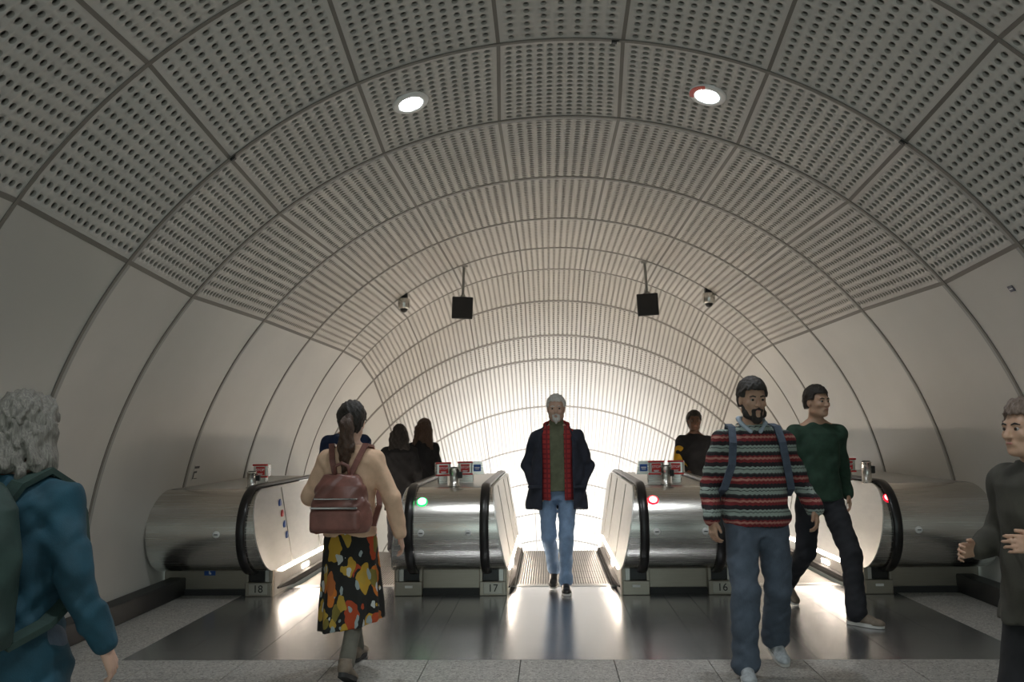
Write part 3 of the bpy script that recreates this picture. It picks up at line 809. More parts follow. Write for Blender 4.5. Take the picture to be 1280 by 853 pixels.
def framed(prim, fr):
    """fr = (R, t): shape lives in a local frame; world = R @ local + t"""
    if fr is None: return prim
    R, t = fr; fn, lo, hi = prim
    def f2(X, Y, Z):
        x, y, z = X - t[0], Y - t[1], Z - t[2]
        return fn(R[0, 0] * x + R[1, 0] * y + R[2, 0] * z, R[0, 1] * x + R[1, 1] * y + R[2, 1] * z, R[0, 2] * x + R[1, 2] * y + R[2, 2] * z)
    cs = np.array([[(lo, hi)[i][0], (lo, hi)[j][1], (lo, hi)[k][2]] for i in (0, 1) for j in (0, 1) for k in (0, 1)]) @ R.T + t
    return f2, cs.min(0), cs.max(0)
def loft(rows, p=2., folds=None):
    """rows: (z, half width, half depth, cx, cy); superellipse cross-sections"""
    rows = np.array(sorted(rows), np.float32); z0, z1 = rows[0, 0], rows[-1, 0]
    def fn(X, Y, Z):
        zz = Z[0, 0]; g = [np.interp(zz, rows[:, 0], rows[:, i]).astype(np.float32) for i in range(1, 5)]
        x = X - g[2]; y = Y - g[3]; a, b = g[0], g[1]
        q = ((np.abs(x / a)) ** p + (np.abs(y / b)) ** p) ** (1 / p)
        if folds:
            n, am, zt = folds; ph = np.arctan2(y / b, x / a)
            w = np.clip((zt - Z) / max(zt - z0, 1e-3), 0, 1)
            q = q - am * w * (np.sin(n * ph + 2.2 * np.sin(2 * ph)) + .5 * np.sin((n + 3) * ph + 1))
        d = (q - 1) * np.minimum(a, b)
        return np.maximum(d, np.maximum(z0 - Z, Z - z1))
    mx = rows[:, 1].max() * 1.15; my = rows[:, 2].max() * 1.15
    return fn, np.array([(rows[:, 3]).min() - mx, rows[:, 4].min() - my, z0]), np.array([rows[:, 3].max() + mx, rows[:, 4].max() + my, z1])
def boxp(lo, hi, r=.0, fr=None):
    lo = np.array(lo, np.float32); hi = np.array(hi, np.float32); c = (lo + hi) / 2; e = (hi - lo) / 2 - r
    def fn(X, Y, Z):
        qx, qy, qz = abs(X - c[0]) - e[0], abs(Y - c[1]) - e[1], abs(Z - c[2]) - e[2]
        return np.sqrt(np.maximum(qx, 0) ** 2 + np.maximum(qy, 0) ** 2 + np.maximum(qz, 0) ** 2) + np.minimum(np.maximum(qx, np.maximum(qy, qz)), 0) - r
    return framed((fn, lo, hi), fr)
def rot(yaw=0., pitch=0., roll=0.):
    return np.array(Matrix.Rotation(yaw, 3, 'Z') @ Matrix.Rotation(pitch, 3, 'X') @ Matrix.Rotation(roll, 3, 'Y'))
def V3(*a): return np.array(a, float)
def mid(a, b, t=.5): return np.array(a) * (1 - t) + np.array(b) * t

def person(label, loc, face, S, J, group=None):
    """J: pose in metres for a 1.78 m adult (x right, y forward, z up); everything scales by S"""
    root = thing('person', label, 'person', loc, face, group)
    P = dict(hipL=(-.095, 0, .93), hipR=(.095, 0, .93), kneL=(-.10, .02, .50), kneR=(.10, .02, .50), ankL=(-.10, 0, .09), ankR=(.10, 0, .09),
             shL=(-.180, 0, 1.405), shR=(.180, 0, 1.405), elL=(-.25, -.03, 1.14), elR=(.25, -.03, 1.14), wrL=(-.26, .06, .90), wrR=(.26, .06, .90),
             head=(0, .025, 1.655), neck=(0, -.01, 1.50), lean=0., hyaw=0., hpitch=0., hroll=0., dirL=None, dirR=None, thL=(.3, 1, 0), thR=(-.3, 1, 0), curl=.6,
             ftL=(0, 1), ftR=(0, 1), tipL=0., tipR=0.)
    P.update(J)
    for k, v in P.items():
        if isinstance(v, tuple) and len(v) == 3 and k not in ('dirL', 'dirR', 'thL', 'thR'): P[k] = np.array(v, float) * S
    P['S'] = S; P['root'] = root; P['fr'] = (rot(P['hyaw'], P['hpitch'], P['hroll']), P['head'])
    return P
def hand(F, P, sd, k=.006):
    S = P['S']; W = P['wr' + sd]; d = P['dir' + sd]
    d = (W - P['el' + sd]) if d is None else np.array(d, float); d = d / np.linalg.norm(d)
    th = np.array(P['th' + sd], float); th = th - d * (th @ d); th /= np.linalg.norm(th)        # towards the thumb
    n = np.cross(d, th); n /= np.linalg.norm(n)
    inward = V3(-1 if sd == 'R' else 1, 0, 0)
    if abs(n @ inward) > .2 and n @ inward < 0: n = -n                                           # palm side
    pm = lambda a, b, c=0.: W + (d * a + th * b + n * c) * S
    for b, r in ((.026, .0135), (.0, .0155), (-.026, .013)):
        F.add(cone(pm(.012, b * .6), pm(.088, b), .016 * S, r * S), .012 * S)
    for b, L, r in ((.034, .070, .0090), (.0115, .080, .0093), (-.0115, .074, .0090), (-.033, .058, .0082)):
        p0 = pm(.088, b * .92); ang = 0.
        for seg, (fr_, bend) in enumerate(((.44, .35), (.32, .8), (.26, .7))):
            ang += bend * P['curl']
            p1 = p0 + (d * math.cos(ang) + n * math.sin(ang) + th * b * 1.2) * L * fr_ * S * (1 if seg else 1)
            F.add(cone(p0, p1, r * S * (1 - .08 * seg), r * S * (.93 - .08 * seg)), .003); p0 = p1
    p0 = pm(.022, .022); p1 = pm(.058, .050, .012); p2 = pm(.088, .056, .020)
    F.add(cone(p0, p1, .0145 * S, .0115 * S), .008); F.add(cone(p1, p2, .0108 * S, .009 * S), .004)
def body(P, skin, h=.007, female=False, feet=True, hands='LR', legs=True):
    S = P['S']; root = P['root']
    pts = np.array([P[k] for k in ('elL', 'elR', 'wrL', 'wrR', 'kneL', 'kneR', 'ankL', 'ankR', 'head', 'shL', 'shR')])
    lo = pts.min(0) - .22 * S; hi = pts.max(0) + .22 * S; lo[2] = min(-.02, pts[:, 2].min() - .1)
    F = Field(lo, hi, h); fr = P['fr']; s = S
    E = lambda c, r, k=.015: F.add(ell(np.array(c) * s, np.array(r) * s, fr), k * s)
    lcl = lambda c: fr[0] @ (np.array(c) * s) + fr[1]
    E((0, -.014, .028), (.074, .093, .088)); E((0, .024, -.03), (.062, .068, .082), .03); E((0, .046, -.088), (.042, .040, .032), .03)
    F.add(cone(lcl((-.052, -.01, -.075)), lcl((-.02, .055, -.10)), .020 * s, .018 * s), .02 * s); F.add(cone(lcl((.052, -.01, -.075)), lcl((.02, .055, -.10)), .020 * s, .018 * s), .02 * s)
    F.add(cone(lcl((-.038, .074, .022)), lcl((.038, .074, .022)), .012 * s), .012 * s)                      # brow
    F.add(cone(lcl((0, .088, .008)), lcl((0, .112, -.034)), .008 * s, .0125 * s), .01 * s)                  # nose
    for q in (-1, 1):
        F.add(ell(np.array((q * .011, .100, -.037)) * s, np.array((.009, .010, .008)) * s, fr), .006 * s)
        F.add(ell(np.array((q * .040, .066, -.028)) * s, np.array((.022, .018, .018)) * s, fr), .02 * s)      # cheek
        F.add(ell(np.array((q * .076, -.012, -.012)) * s, np.array((.010, .021, .031)) * s, fr), .008 * s)    # ear
    for q in (-1, 1):
        F.add(cone(lcl((q * .018, .0815, .0125)), lcl((q * .045, .077, .0115)), .0075 * s), .006 * s)              # lids
        F.add(cone(lcl((q * .020, .0795, -.0135)), lcl((q * .043, .076, -.0130)), .0065 * s), .006 * s)
    F.add(cone(lcl((-.017, .086, -.066)), lcl((.017, .086, -.066)), .010 * s), .012 * s)
    F.add(ell(np.array((0, .078, -.104)) * s, np.array((.02, .016, .014)) * s, fr), .015 * s)
    nk = P['neck']
    F.add(cone(nk - V3(0, .0, .06) * s, mid(nk, lcl((0, -.02, -.05)), 1.), .060 * s, .054 * s), .03 * s)
    cx, cy = (P['hipL'] + P['hipR'])[:2] / 2; nx, ny = nk[:2]
    zs = np.array([.86, .93, 1.05, 1.18, 1.30, 1.40, 1.455, 1.49]) * s
    ww = [.12, .155, .135, .135, .15, .15, .11, .06] if not female else [.13, .165, .125, .12, .135, .13, .09, .055]
    dd = [.09, .105, .09, .09, .105, .09, .07, .05]
    rows = [(z, a * s, b * s, cx + (nx - cx) * i / 7, cy + (ny - cy) * i / 7) for i, (z, a, b) in enumerate(zip(zs, ww, dd))]
    F.add(loft(rows), .03 * s)
    for q in 'LR':
        F.add(cone(P['sh' + q], mid(nk, P['sh' + q], .35) + V3(0, 0, -.01), .048 * s, .05 * s), .04 * s)
        F.add(cone(P['sh' + q], P['el' + q], .047 * s, .036 * s), .03 * s); F.add(cone(P['el' + q], P['wr' + q], .037 * s, .024 * s), .01 * s)
        if q in hands: hand(F, P, q)
        if legs:
            F.add(cone(P['hip' + q], P['kne' + q], .075 * s, .050 * s), .03 * s)
            F.add(cone(P['kne' + q], mid(P['kne' + q], P['ank' + q], .35) - V3(0, .015 * s, 0), .047 * s, .050 * s), .015 * s)
            F.add(cone(mid(P['kne' + q], P['ank' + q], .35) - V3(0, .015 * s, 0), P['ank' + q], .050 * s, .031 * s), .012 * s)
            if feet:
                d = np.array((*P['ft' + q], 0), float); d /= np.linalg.norm(d); a = P['ank' + q]; tp = P['tip' + q]
                F.add(cone(a + V3(0, 0, -.03 * s), a + d * .10 * s + V3(0, 0, (-.06 - .10 * tp)) * s, .03 * s, .024 * s), .015 * s)
    b = F.build('body', skin, root)
    for q in (-1, 1):                                        # eyes
        m = MB(); c = lcl((q * .031, .0752, -.001)); f = fr[0] @ V3(0, 1, 0)
        bm = bmesh.new(); bmesh.ops.create_uvsphere(bm, u_segments=14, v_segments=10, radius=.0125 * s)
        bm.transform(Matrix.Translation(Vector(c))); m.bm(bm, True)
        m.tube([c + f * .0095 * s, c + f * .0131 * s], .0070 * s, 12, 1)
        m.build('eye', [M['eye_white'], M['iris']], root)
        m = MB(); m.tube([lcl((q * .014, .0905, .018)), lcl((q * .032, .0905, .024)), lcl((q * .050, .078, .017))], [.0035 * s, .0045 * s, .003 * s], 8)
        m.build('eyebrow', P.get('brow', M['hair_dark']), root)
    m = MB(); m.tube([lcl((-.022, .088, -.066)), lcl((-.008, .0975, -.0635)), lcl((.008, .0975, -.0635)), lcl((.022, .088, -.066))], [.002 * s, .0045 * s, .0045 * s, .002 * s], 8); m.build('lips', M['lips'], root)
    return b
def lclf(P): 
    return lambda c: P['fr'][0] @ (np.array(c) * P['S']) + P['fr'][1]
def short_hair(P, m, thick=.012, front=.055, low=-.05, wr=.004, name='hair'):
    s = P['S']; fr = P['fr']; c = P['head']; F = Field(c - .2 * s, c + .2 * s, .005)
    F.add(ell(np.array((0, -.018, .034)) * s, (np.array((.077, .095, .090)) + thick) * s, fr), 0)
    F.add(ell(np.array((0, -.05, -.02)) * s, (np.array((.070, .055, .075)) + thick * .6) * s, fr), .02)
    # free the face and ears
    F.sub(boxp(np.array((-.2, front - .02, -.3)) * s, np.array((.2, .3, .062)) * s, .02, fr)); F.sub(boxp(np.array((-.2, -.02, -.3)) * s, np.array((.2, .3, .012)) * s, .01, fr))
    F.sub(boxp(np.array((-.2, -.3, -.4)) * s, np.array((.2, .3, low)) * s, .0, fr))
    F.wrinkle(wr, (120, 120, 60), 3); return F.build(name, m, P['root'], 0)
def beard(P, m, full=True, name='beard'):
    s = P['S']; fr = P['fr']; l = lclf(P); F = Field(P['head'] - .2 * s, P['head'] + .2 * s, .0045)
    if full:
        for q in (-1, 1):
            F.add(cone(l((q * .066, .0, -.045)), l((q * .05, .035, -.095)), .012 * s, .020 * s), .015); F.add(cone(l((q * .05, .035, -.095)), l((0, .07, -.122)), .020 * s, .024 * s), .02)
    else: F.add(cone(l((-.018, .072, -.10)), l((.018, .072, -.10)), .020 * s), .01); F.add(cone(l((0, .078, -.10)), l((0, .08, -.128)), .020 * s, .013 * s), .01)
    F.add(cone(l((-.026, .088, -.068)), l((0, .101, -.0525)), .007 * s, .008 * s), .008); F.add(cone(l((.026, .088, -.068)), l((0, .101, -.0525)), .007 * s, .008 * s), .008)
    F.add(cone(l((-.026, .086, -.068)), l((-.02, .08, -.10)), .009 * s, .014 * s), .01); F.add(cone(l((.026, .086, -.068)), l((.02, .08, -.10)), .009 * s, .014 * s), .01)
    F.wrinkle(.003, (150, 150, 90), 5); return F.build(name, m, P['root'], 0)
def trousers(P, m, r=(.098, .072, .060), top=1.02, hem=.07, name='trousers', wr=.006, seed=1, waist=(.150, .106)):
    s = P['S']; pts = np.array([P[k] for k in ('hipL', 'hipR', 'kneL', 'kneR', 'ankL', 'ankR')])
    lo = pts.min(0) - .2 * s; hi = pts.max(0) + .2 * s; F = Field(lo, hi, .0075)
    cx, cy = (P['hipL'] + P['hipR'])[:2] / 2
    F.add(loft([(.82 * s, waist[0] * .95 * s, waist[1] * s, cx, cy), (.92 * s, waist[0] * 1.08 * s, (waist[1] + .01) * s, cx, cy - .01 * s), (top * s, waist[0] * s, waist[1] * s, cx, cy)]), 0)
    for q in 'LR':
        a, k_, h_ = P['hip' + q], P['kne' + q], P['ank' + q]; e = mid(k_, h_, 1 - (hem - .05))
        F.add(cone(a - V3(0, 0, .03) * s, k_, r[0] * s, r[1] * s), .035 * s); F.add(cone(k_, e, r[1] * s, r[2] * s), .02 * s)
        F.add(cone(mid(k_, e, .86) + V3(0, .012, 0) * s, e + V3(0, .01, 0) * s, r[2] * 1.02 * s, r[2] * 1.08 * s), .015 * s)
    F.wrinkle(wr, (22, 22, 40), seed)
    return F.build(name, m, P['root'])
def shoe(P, q, upper, sole, L=.275, tipped=None, h_=.005):
    s = P['S']; a = P['ank' + q]; d = np.array((*P['ft' + q], 0), float); d /= np.linalg.norm(d); r_ = np.array((d[1], -d[0], 0))
    tp = P['tip' + q]                                        # heel lift angle
    R = np.stack([r_, d, V3(0, 0, 1)], 1) @ rot(0, -tp); t = a - R @ V3(0, 0, .085 * s)
    fr = (R, t); F = Field(a - .34 * s, a + .34 * s, h_)
    loc = lambda c: R @ (np.array(c) * s) + t
    F.add(ell(np.array((0, -.03, .05)) * s, np.array((.036, .045, .05)) * s, fr), 0)
    F.add(cone(loc((0, -.01, .06)), loc((0, .10, .043)), .043 * s, .037 * s), .02); F.add(ell(np.array((.003, .145, .030)) * s, np.array((.045, .062, .032)) * s, fr), .02)
    F.add(cone(loc((0, -.012, .07)), loc((0, -.012, .105)), .042 * s, .043 * s), .01)
    F.sub(boxp(np.array((-.3, -.3, -.3)) * s, np.array((.3, .5, .018)) * s, 0, fr)); F.sub(boxp(np.array((-.3, -.3, .112)) * s, np.array((.3, .5, .4)) * s, 0, fr))
    o = F.build('shoe', upper, P['root'])
    m = MB(); ol = []
    for i in range(28):
        an = 2 * PI * i / 28; y = math.sin(an) * .138 + .06; w = (.037 if y < .05 else .037 + .010 * min(1, (y - .05) / .06)) * (abs(math.cos(an)) ** .55) * (1 if math.cos(an) > 0 else -1)
        ol.append((w, y))
    vs = [loc((x, y, 0)) for x, y in ol] + [loc((x * 1.03, y, .026)) for x, y in ol]; n = len(ol)
    m.add(vs, [list(range(n))[::-1], [n + i for i in range(n)]] + [[i, (i + 1) % n, n + (i + 1) % n, n + i] for i in range(n)], False)
    m.build('sole', sole, o)
    lc = MB()
    for y in (.055, .078, .10):
        z = .093 - (y - .055) * .42
        lc.tube([loc((-.022, y, z - .008)), loc((0, y + .004, z)), loc((.022, y, z - .008))], .0035 * s, 6)
    return o
def top_garment(P, m, name, rows, rs=(.062, .052, .042), hem=None, cuff=1., p=2.3, wr=.006, seed=2, opening=None, collar=None, h=.0075, k=.04, folds=None, arms='LR', cutneck=None, parent=None):
    """torso rows (z,a,b,dx,dy) in 1.78 m units; sleeves along the arms; opening(z) -> (x0,x1) cut from the front"""
    s = P['S']; pts = np.array([P[x] for x in ('shL', 'shR', 'elL', 'elR', 'wrL', 'wrR')]); zmin = min(r[0] for r in rows) * s
    lo = pts.min(0) - .22 * s; hi = pts.max(0) + .22 * s; lo[2] = min(lo[2], zmin - .05); lo[1] = min(lo[1], -.3 * s); hi[1] = max(hi[1], .3 * s); lo[0] = min(lo[0], -.36 * s); hi[0] = max(hi[0], .36 * s)
    F = Field(lo, hi, h)
    cx, cy = (P['hipL'] + P['hipR'])[:2] / 2; nx, ny = P['neck'][:2]
    f = lambda z: max(0., min(1., (z - .9) / .6))
    F.add(loft([(r[0] * s, r[1] * s, r[2] * s, cx + (nx - cx) * f(r[0]) + (r[3] if len(r) > 3 else 0) * s, cy + (ny - cy) * f(r[0]) + (r[4] if len(r) > 4 else 0) * s) for r in rows], p, folds), 0)
    for q in 'LR':
        a, e, w_ = P['sh' + q], P['el' + q], P['wr' + q]; w2 = mid(e, w_, cuff)
        F.add(cone(mid(P['neck'], a, .40) + V3(0, 0, -.018) * s, a, rs[0] * .62 * s, rs[0] * .9 * s), k * s)
        if q in arms:
            F.add(cone(a, e, rs[0] * .96 * s, rs[1] * s), k * s); F.add(cone(e, w2, rs[1] * s, rs[2] * s), .015 * s)
    F.wrinkle(wr, (24, 24, 34), seed)
    if opening:
        def ofn(X, Y, Z):
            x0, x1 = opening(Z[0, 0] / s); c = (x0 + x1) / 2 * s; hw = (x1 - x0) / 2 * s
            return np.maximum(np.abs(X - c) - hw, .015 * s + cy - Y)
        F.sub((ofn, lo, hi))
    if cutneck: F.sub(ell(np.array(cutneck[0]) * s, np.array(cutneck[1]) * s))
    return F.build(name, m, parent or P['root'])
def strap(P, pts, m, w=.022, t=.008, name='strap', parent=None):
    b = MB(); pts = [Vector(np.array(p) * P['S']) for p in pts]; path = []
    for i, p in enumerate(pts):
        d = (pts[min(i + 1, len(pts) - 1)] - pts[max(i - 1, 0)]).normalized(); X = Vector((1, 0, 0)); X = (X - d * X.dot(d)).normalized(); path.append((p, X, d.cross(X)))
    b.sweep(path, [(-w, -t), (w, -t), (w, t), (-w, t)]); return b.build(name, m, parent or P['root'])

def skinm(name, c):
    m = mat(name, c, .5); v = coords(m); n = noise(m, v, 30., 4.)
    lk(m, ramp(m, n, [(.3, tuple(x * .88 for x in c)), (.7, c)]), bsdf(m).inputs['Base Color'])
    bsdf(m).inputs['Subsurface Weight'].default_value = .08; return m
def cloth(name, c, var=.25, sc=18., rough=.85, bm_=.25, bs=220.):
    m = mat(name, c, rough); v = coords(m); n = noise(m, v, sc, 5.)
    lk(m, ramp(m, n, [(.3, tuple(x * (1 - var) for x in c)), (.7, tuple(min(1, x * (1 + var)) for x in c))]), bsdf(m).inputs['Base Color'])
    bump(m, noise(m, v, bs, 2.), bm_, .003); return m
def hairm(name, c1, c2, sc=60.):
    m = mat(name, c1, .5); v = coords(m, (3, 3, .35)); n = noise(m, v, sc, 5., .65)
    lk(m, ramp(m, n, [(.3, c1), (.7, c2)]), bsdf(m).inputs['Base Color']); bump(m, n, .8, .008); return m
M['eye_white'] = mat('eye_white', (.30, .28, .26), .25); M['iris'] = mat('iris', (.03, .02, .015), .2); M['lips'] = mat('lips', (.42, .17, .14), .45)
M['skin_pale'] = skinm('skin_pale', (.62, .40, .30)); M['skin_tan'] = skinm('skin_tan', (.48, .295, .20)); M['skin_dark'] = skinm('skin_dark', (.17, .085, .05))
M['hair_white'] = hairm('hair_white', (.50, .47, .43), (.78, .76, .73)); M['hair_dark'] = hairm('hair_dark', (.012, .009, .007), (.03, .022, .017))
M['hair_brown'] = hairm('hair_brown', (.035, .018, .010), (.10, .052, .03)); M['hair_grey'] = hairm('hair_grey', (.085, .08, .07), (.27, .255, .22)); M['hair_taupe'] = hairm('hair_taupe', (.10, .07, .055), (.26, .19, .15))
def denim(name, c):
    m = mat(name, c, .85); v = coords(m); n = noise(m, v, 7., 5.); n2 = noise(m, coords(m, (1, 1, .25)), 240., 2.)
    lk(m, ramp(m, math_node(m, 'ADD', math_node(m, 'MULTIPLY', n, .75), math_node(m, 'MULTIPLY', n2, .25)), [(.3, tuple(x * .62 for x in c)), (.7, tuple(x * 1.3 for x in c))]), bsdf(m).inputs['Base Color'])
    bump(m, n2, .3, .002); return m
M['jeans_mid'] = denim('jeans_mid_blue', (.21, .31, .47)); M['jeans_dark'] = denim('jeans_dark_blue', (.078, .102, .138))
M['navy'] = cloth('navy_wool', (.022, .026, .042), .2); M['black_cloth'] = cloth('black_cloth', (.011, .011, .013), .25); M['dark_trouser'] = cloth('dark_trousers', (.016, .017, .022), .2)
M['green_knit'] = cloth('green_knit', (.115, .125, .075), .2); M['green_shirt'] = cloth('green_shirt', (.020, .052, .032), .25); M['teal'] = cloth('teal_jacket', (.008, .052, .080), .3, 8., .8)
M['blue_jacket'] = cloth('blue_jacket', (.012, .026, .075), .25); M['cream'] = cloth('cream_knit', (.70, .475, .325), .12, 14., .9, .4, 160.); M['brown_leather'] = cloth('brown_leather', (.20, .085, .068), .3, 9., .38, .15, 60.)
M['pack_green'] = cloth('pack_green', (.020, .045, .038), .3, 10., .7); M['tan_patch'] = cloth('tan_patch', (.42, .33, .22), .3, 30.); M['strap_blue'] = cloth('strap_blue', (.065, .085, .12), .25)
M['tights'] = cloth('grey_tights', (.135, .13, .105), .15); M['black_shoe'] = mat('black_shoe', (.015, .014, .013), .4); M['white_shoe'] = cloth('pale_trainer', (.42, .45, .47), .3, 40., .6); M['brown_shoe'] = cloth('tan_shoe', (.20, .16, .12), .25, 20., .6)
M['white_sole'] = mat('white_sole', (.68, .67, .64), .6); M['dark_sole'] = mat('dark_sole', (.03, .03, .03), .7); M['pale_blue'] = cloth('pale_blue_shirt', (.38, .45, .52), .1); M['pale_trousers'] = cloth('pale_trousers', (.50, .44, .35), .12); M['yellow'] = cloth('yellow_sleeve', (.62, .34, .015), .15); M['olive'] = cloth('olive_jacket', (.040, .038, .028), .3, 8.)
def tartan():
    m = cloth('red_check', (.36, .03, .03), .2); v = coords(m)
    b = nd(m, 'ShaderNodeTexBrick'); b.offset = 0.; b.inputs['Scale'].default_value = 1.; b.inputs['Brick Width'].default_value = .045; b.inputs['Row Height'].default_value = .045; b.inputs['Mortar Size'].default_value = .008
    b.inputs['Color1'].default_value = (.40, .035, .032, 1); b.inputs['Color2'].default_value = (.32, .024, .026, 1); b.inputs['Mortar'].default_value = (.19, .016, .02, 1)
    sp = nd(m, 'ShaderNodeSeparateXYZ'); lk(m, v, sp.inputs[0]); cb = nd(m, 'ShaderNodeCombineXYZ'); lk(m, sp.outputs['X'], cb.inputs['X']); lk(m, sp.outputs['Z'], cb.inputs['Y']); lk(m, cb.outputs[0], b.inputs['Vector'])
    lk(m, b.outputs['Color'], bsdf(m).inputs['Base Color']); return m
M['tartan'] = tartan()
def fair_isle():
    m = mat('striped_knit', (.3, .3, .3), .95); v = coords(m); sp = nd(m, 'ShaderNodeSeparateXYZ'); lk(m, v, sp.inputs[0])
    ang = math_node(m, 'ADD', math_node(m, 'MULTIPLY', sp.outputs['X'], 1.), math_node(m, 'MULTIPLY', sp.outputs['Y'], .9))
    zz = math_node(m, 'ADD', sp.outputs['Z'], math_node(m, 'MULTIPLY', math_node(m, 'PINGPONG', ang, .014), .42))
    fr_ = math_node(m, 'FRACT', math_node(m, 'MULTIPLY', math_node(m, 'SUBTRACT', zz, .865), 1 / .130))
    K, R_, Pk, Gy, Gr = (.022, .018, .022), (.20, .022, .026), (.43, .20, .16), (.30, .36, .32), (.05, .055, .055)
    c = ramp(m, fr_, [(0, K), (.10, R_), (.24, Pk), (.34, R_), (.42, K), (.54, Gr), (.60, Gy), (.76, Gr), (.80, Gy), (.90, K)], 'CONSTANT')
    lk(m, c, bsdf(m).inputs['Base Color']); w = nd(m, 'ShaderNodeTexWave', wave_type='BANDS', bands_direction='X'); w.inputs['Scale'].default_value = 40.; w.inputs['Distortion'].default_value = 1.; lk(m, v, w.inputs['Vector'])
    bump(m, w.outputs['Fac'], .5, .005); return m
M['fair_isle'] = fair_isle()
def floral():
    m = mat('floral_print', (.02, .02, .02), .8); v = coords(m)
    n = nd(m, 'ShaderNodeTexNoise'); n.inputs['Scale'].default_value = 9.; n.inputs['Detail'].default_value = 2.; lk(m, v, n.inputs['Vector'])
    add = nd(m, 'ShaderNodeVectorMath', operation='ADD'); sc = nd(m, 'ShaderNodeVectorMath', operation='SCALE'); sc.inputs['Scale'].default_value = .10; lk(m, n.outputs['Color'], sc.inputs[0]); lk(m, v, add.inputs[0]); lk(m, sc.outputs[0], add.inputs[1])
    cur = None
    for sc_, th, cols, off_ in ((9., .46, [(0, (.42, .06, .015)), (.4, (.55, .16, .02)), (.7, (.50, .30, .03))], 0), (12.5, .44, [(0, (.46, .30, .04)), (.5, (.20, .16, .03)), (.8, (.40, .12, .03))], 3), (17., .30, [(0, (.55, .58, .56)), (.6, (.32, .38, .38))], 7)):
        mp = nd(m, 'ShaderNodeMapping'); mp.inputs['Location'].default_value = (off_, off_ * .7, off_ * .3); mp.inputs['Scale'].default_value = (1.15, 1.15, .5); lk(m, add.outputs[0], mp.inputs['Vector'])
        vo = nd(m, 'ShaderNodeTexVoronoi'); vo.inputs['Scale'].default_value = sc_; lk(m, mp.outputs[0], vo.inputs['Vector'])
        s2 = nd(m, 'ShaderNodeSeparateColor'); lk(m, vo.outputs['Color'], s2.inputs[0]); col = ramp(m, s2.outputs[0], cols, 'CONSTANT')
        k = math_node(m, 'MULTIPLY', math_node(m, 'LESS_THAN', vo.outputs['Distance'], th), math_node(m, 'GREATER_THAN', s2.outputs[1], .22))
        mx = nd(m, 'ShaderNodeMix', data_type='RGBA'); lk(m, k, mx.inputs['Factor'])
        if cur is None: mx.inputs['A'].default_value = (.012, .012, .010, 1)
        else: lk(m, cur, mx.inputs['A'])
        lk(m, col, mx.inputs['B']); cur = mx.outputs['Result']
    lk(m, cur, bsdf(m).inputs['Base Color']); return m
M['floral'] = floral()
TS = lambda w, d, hem, fl=0.: [(hem, w * .98 + fl, d + fl, 0, 0), (1.0, w * .95, d * .98, 0, 0), (1.12, w * .92, d * .95, 0, .0), (1.28, w * 1.0, d * 1.0, 0, 0), (1.40, w * 1.02, d * .92, 0, -.005), (1.455, w * .78, d * .72, 0, -.01), (1.50, w * .42, d * .55, 0, -.01)]

# 1: the man in the middle, walking up to us with hands in his coat pockets
S = 1.812 / 1.78
P = person('bearded white-haired man in navy coat walking from the centre escalator, hands in pockets', (-.045, 8.22, 0), PI - .03, S,
    dict(kneL=(-.075, .13, .50), ankL=(-.062, .10, .088), kneR=(.085, .06, .49), ankR=(.045, -.20, .15), ftL=(-.08, 1), ftR=(.06, 1), tipR=.35,
         elL=(-.272, -.09, 1.12), elR=(.272, -.09, 1.12), wrL=(-.20, .05, .93), wrR=(.20, .05, .93), shL=(-.190, 0, 1.385), shR=(.190, 0, 1.385), hpitch=-.06,
         dirL=(.25, .05, -.95), dirR=(-.25, .05, -.95), curl=.9))
P['brow'] = M['hair_white']; body(P, M['skin_pale'], hands='LR'); short_hair(P, M['hair_white'], .011, .05, -.06, .006)
beard(P, M['hair_white'], False)
trousers(P, M['jeans_mid'], (.092, .066, .055)); shoe(P, 'L', M['black_shoe'], M['white_sole']); shoe(P, 'R', M['black_shoe'], M['white_sole'])
top_garment(P, M['green_knit'], 'sweater', TS(.172, .142, .90), (.058, .048, .04), arms='', seed=4, wr=.003)
F = Field(P['neck'] - .15, P['neck'] + .15, .006); F.add(cone(P['neck'] - V3(0, 0, .03), P['neck'] + V3(0, .012, .05), .076, .066), 0); F.build('roll_neck', M['green_knit'], P['root'])
top_garment(P, M['tartan'], 'check_gilet', TS(.184, .158, .82, .004), (.055, .05, .04), arms='', opening=lambda z: (-.068 + 0 * z, .060 + 0 * z), seed=6, wr=.004)
F = Field(P['neck'] - .2, P['neck'] + .2, .006)
for q in (-1, 1):
    F.add(cone(P['neck'] + V3(q * .10, -.02, .0), P['neck'] + V3(q * .075, .10, -.10), .026, .024), .01); F.add(cone(P['neck'] + V3(q * .10, -.02, .0), P['neck'] + V3(q * .05, -.085, .03), .026, .024), .01)
F.build('check_collar', M['tartan'], P['root'])
top_garment(P, M['navy'], 'coat', [(.735, .285, .178, 0, 0), (.85, .272, .178), (1.0, .25, .175), (1.15, .228, .174), (1.30, .222, .174), (1.40, .195, .155, 0, -.005), (1.455, .14, .118, 0, -.012), (1.50, .09, .09, 0, -.02)], (.070, .066, .060), p=2.4,
    opening=lambda z: (-.140 - .02 * np.clip(1.1 - z, 0, 1), .132 + .02 * np.clip(1.1 - z, 0, 1)), wr=.010, seed=8, cuff=1.02)
F = Field(P['neck'] - .25, P['neck'] + .2, .006)
for q in (-1, 1):
    F.add(cone(P['neck'] + V3(0, -.09, .0), P['neck'] + V3(q * .10, -.06, .01), .022, .020), .01); F.add(cone(P['neck'] + V3(q * .10, -.06, .01), P['neck'] + V3(q * .128, .06, -.07), .020, .020), .01); F.add(cone(P['neck'] + V3(q * .128, .06, -.07), P['neck'] + V3(q * .155, .125, -.15), .022, .012), .01)
F.build('coat_collar', M['navy'], P['root'])
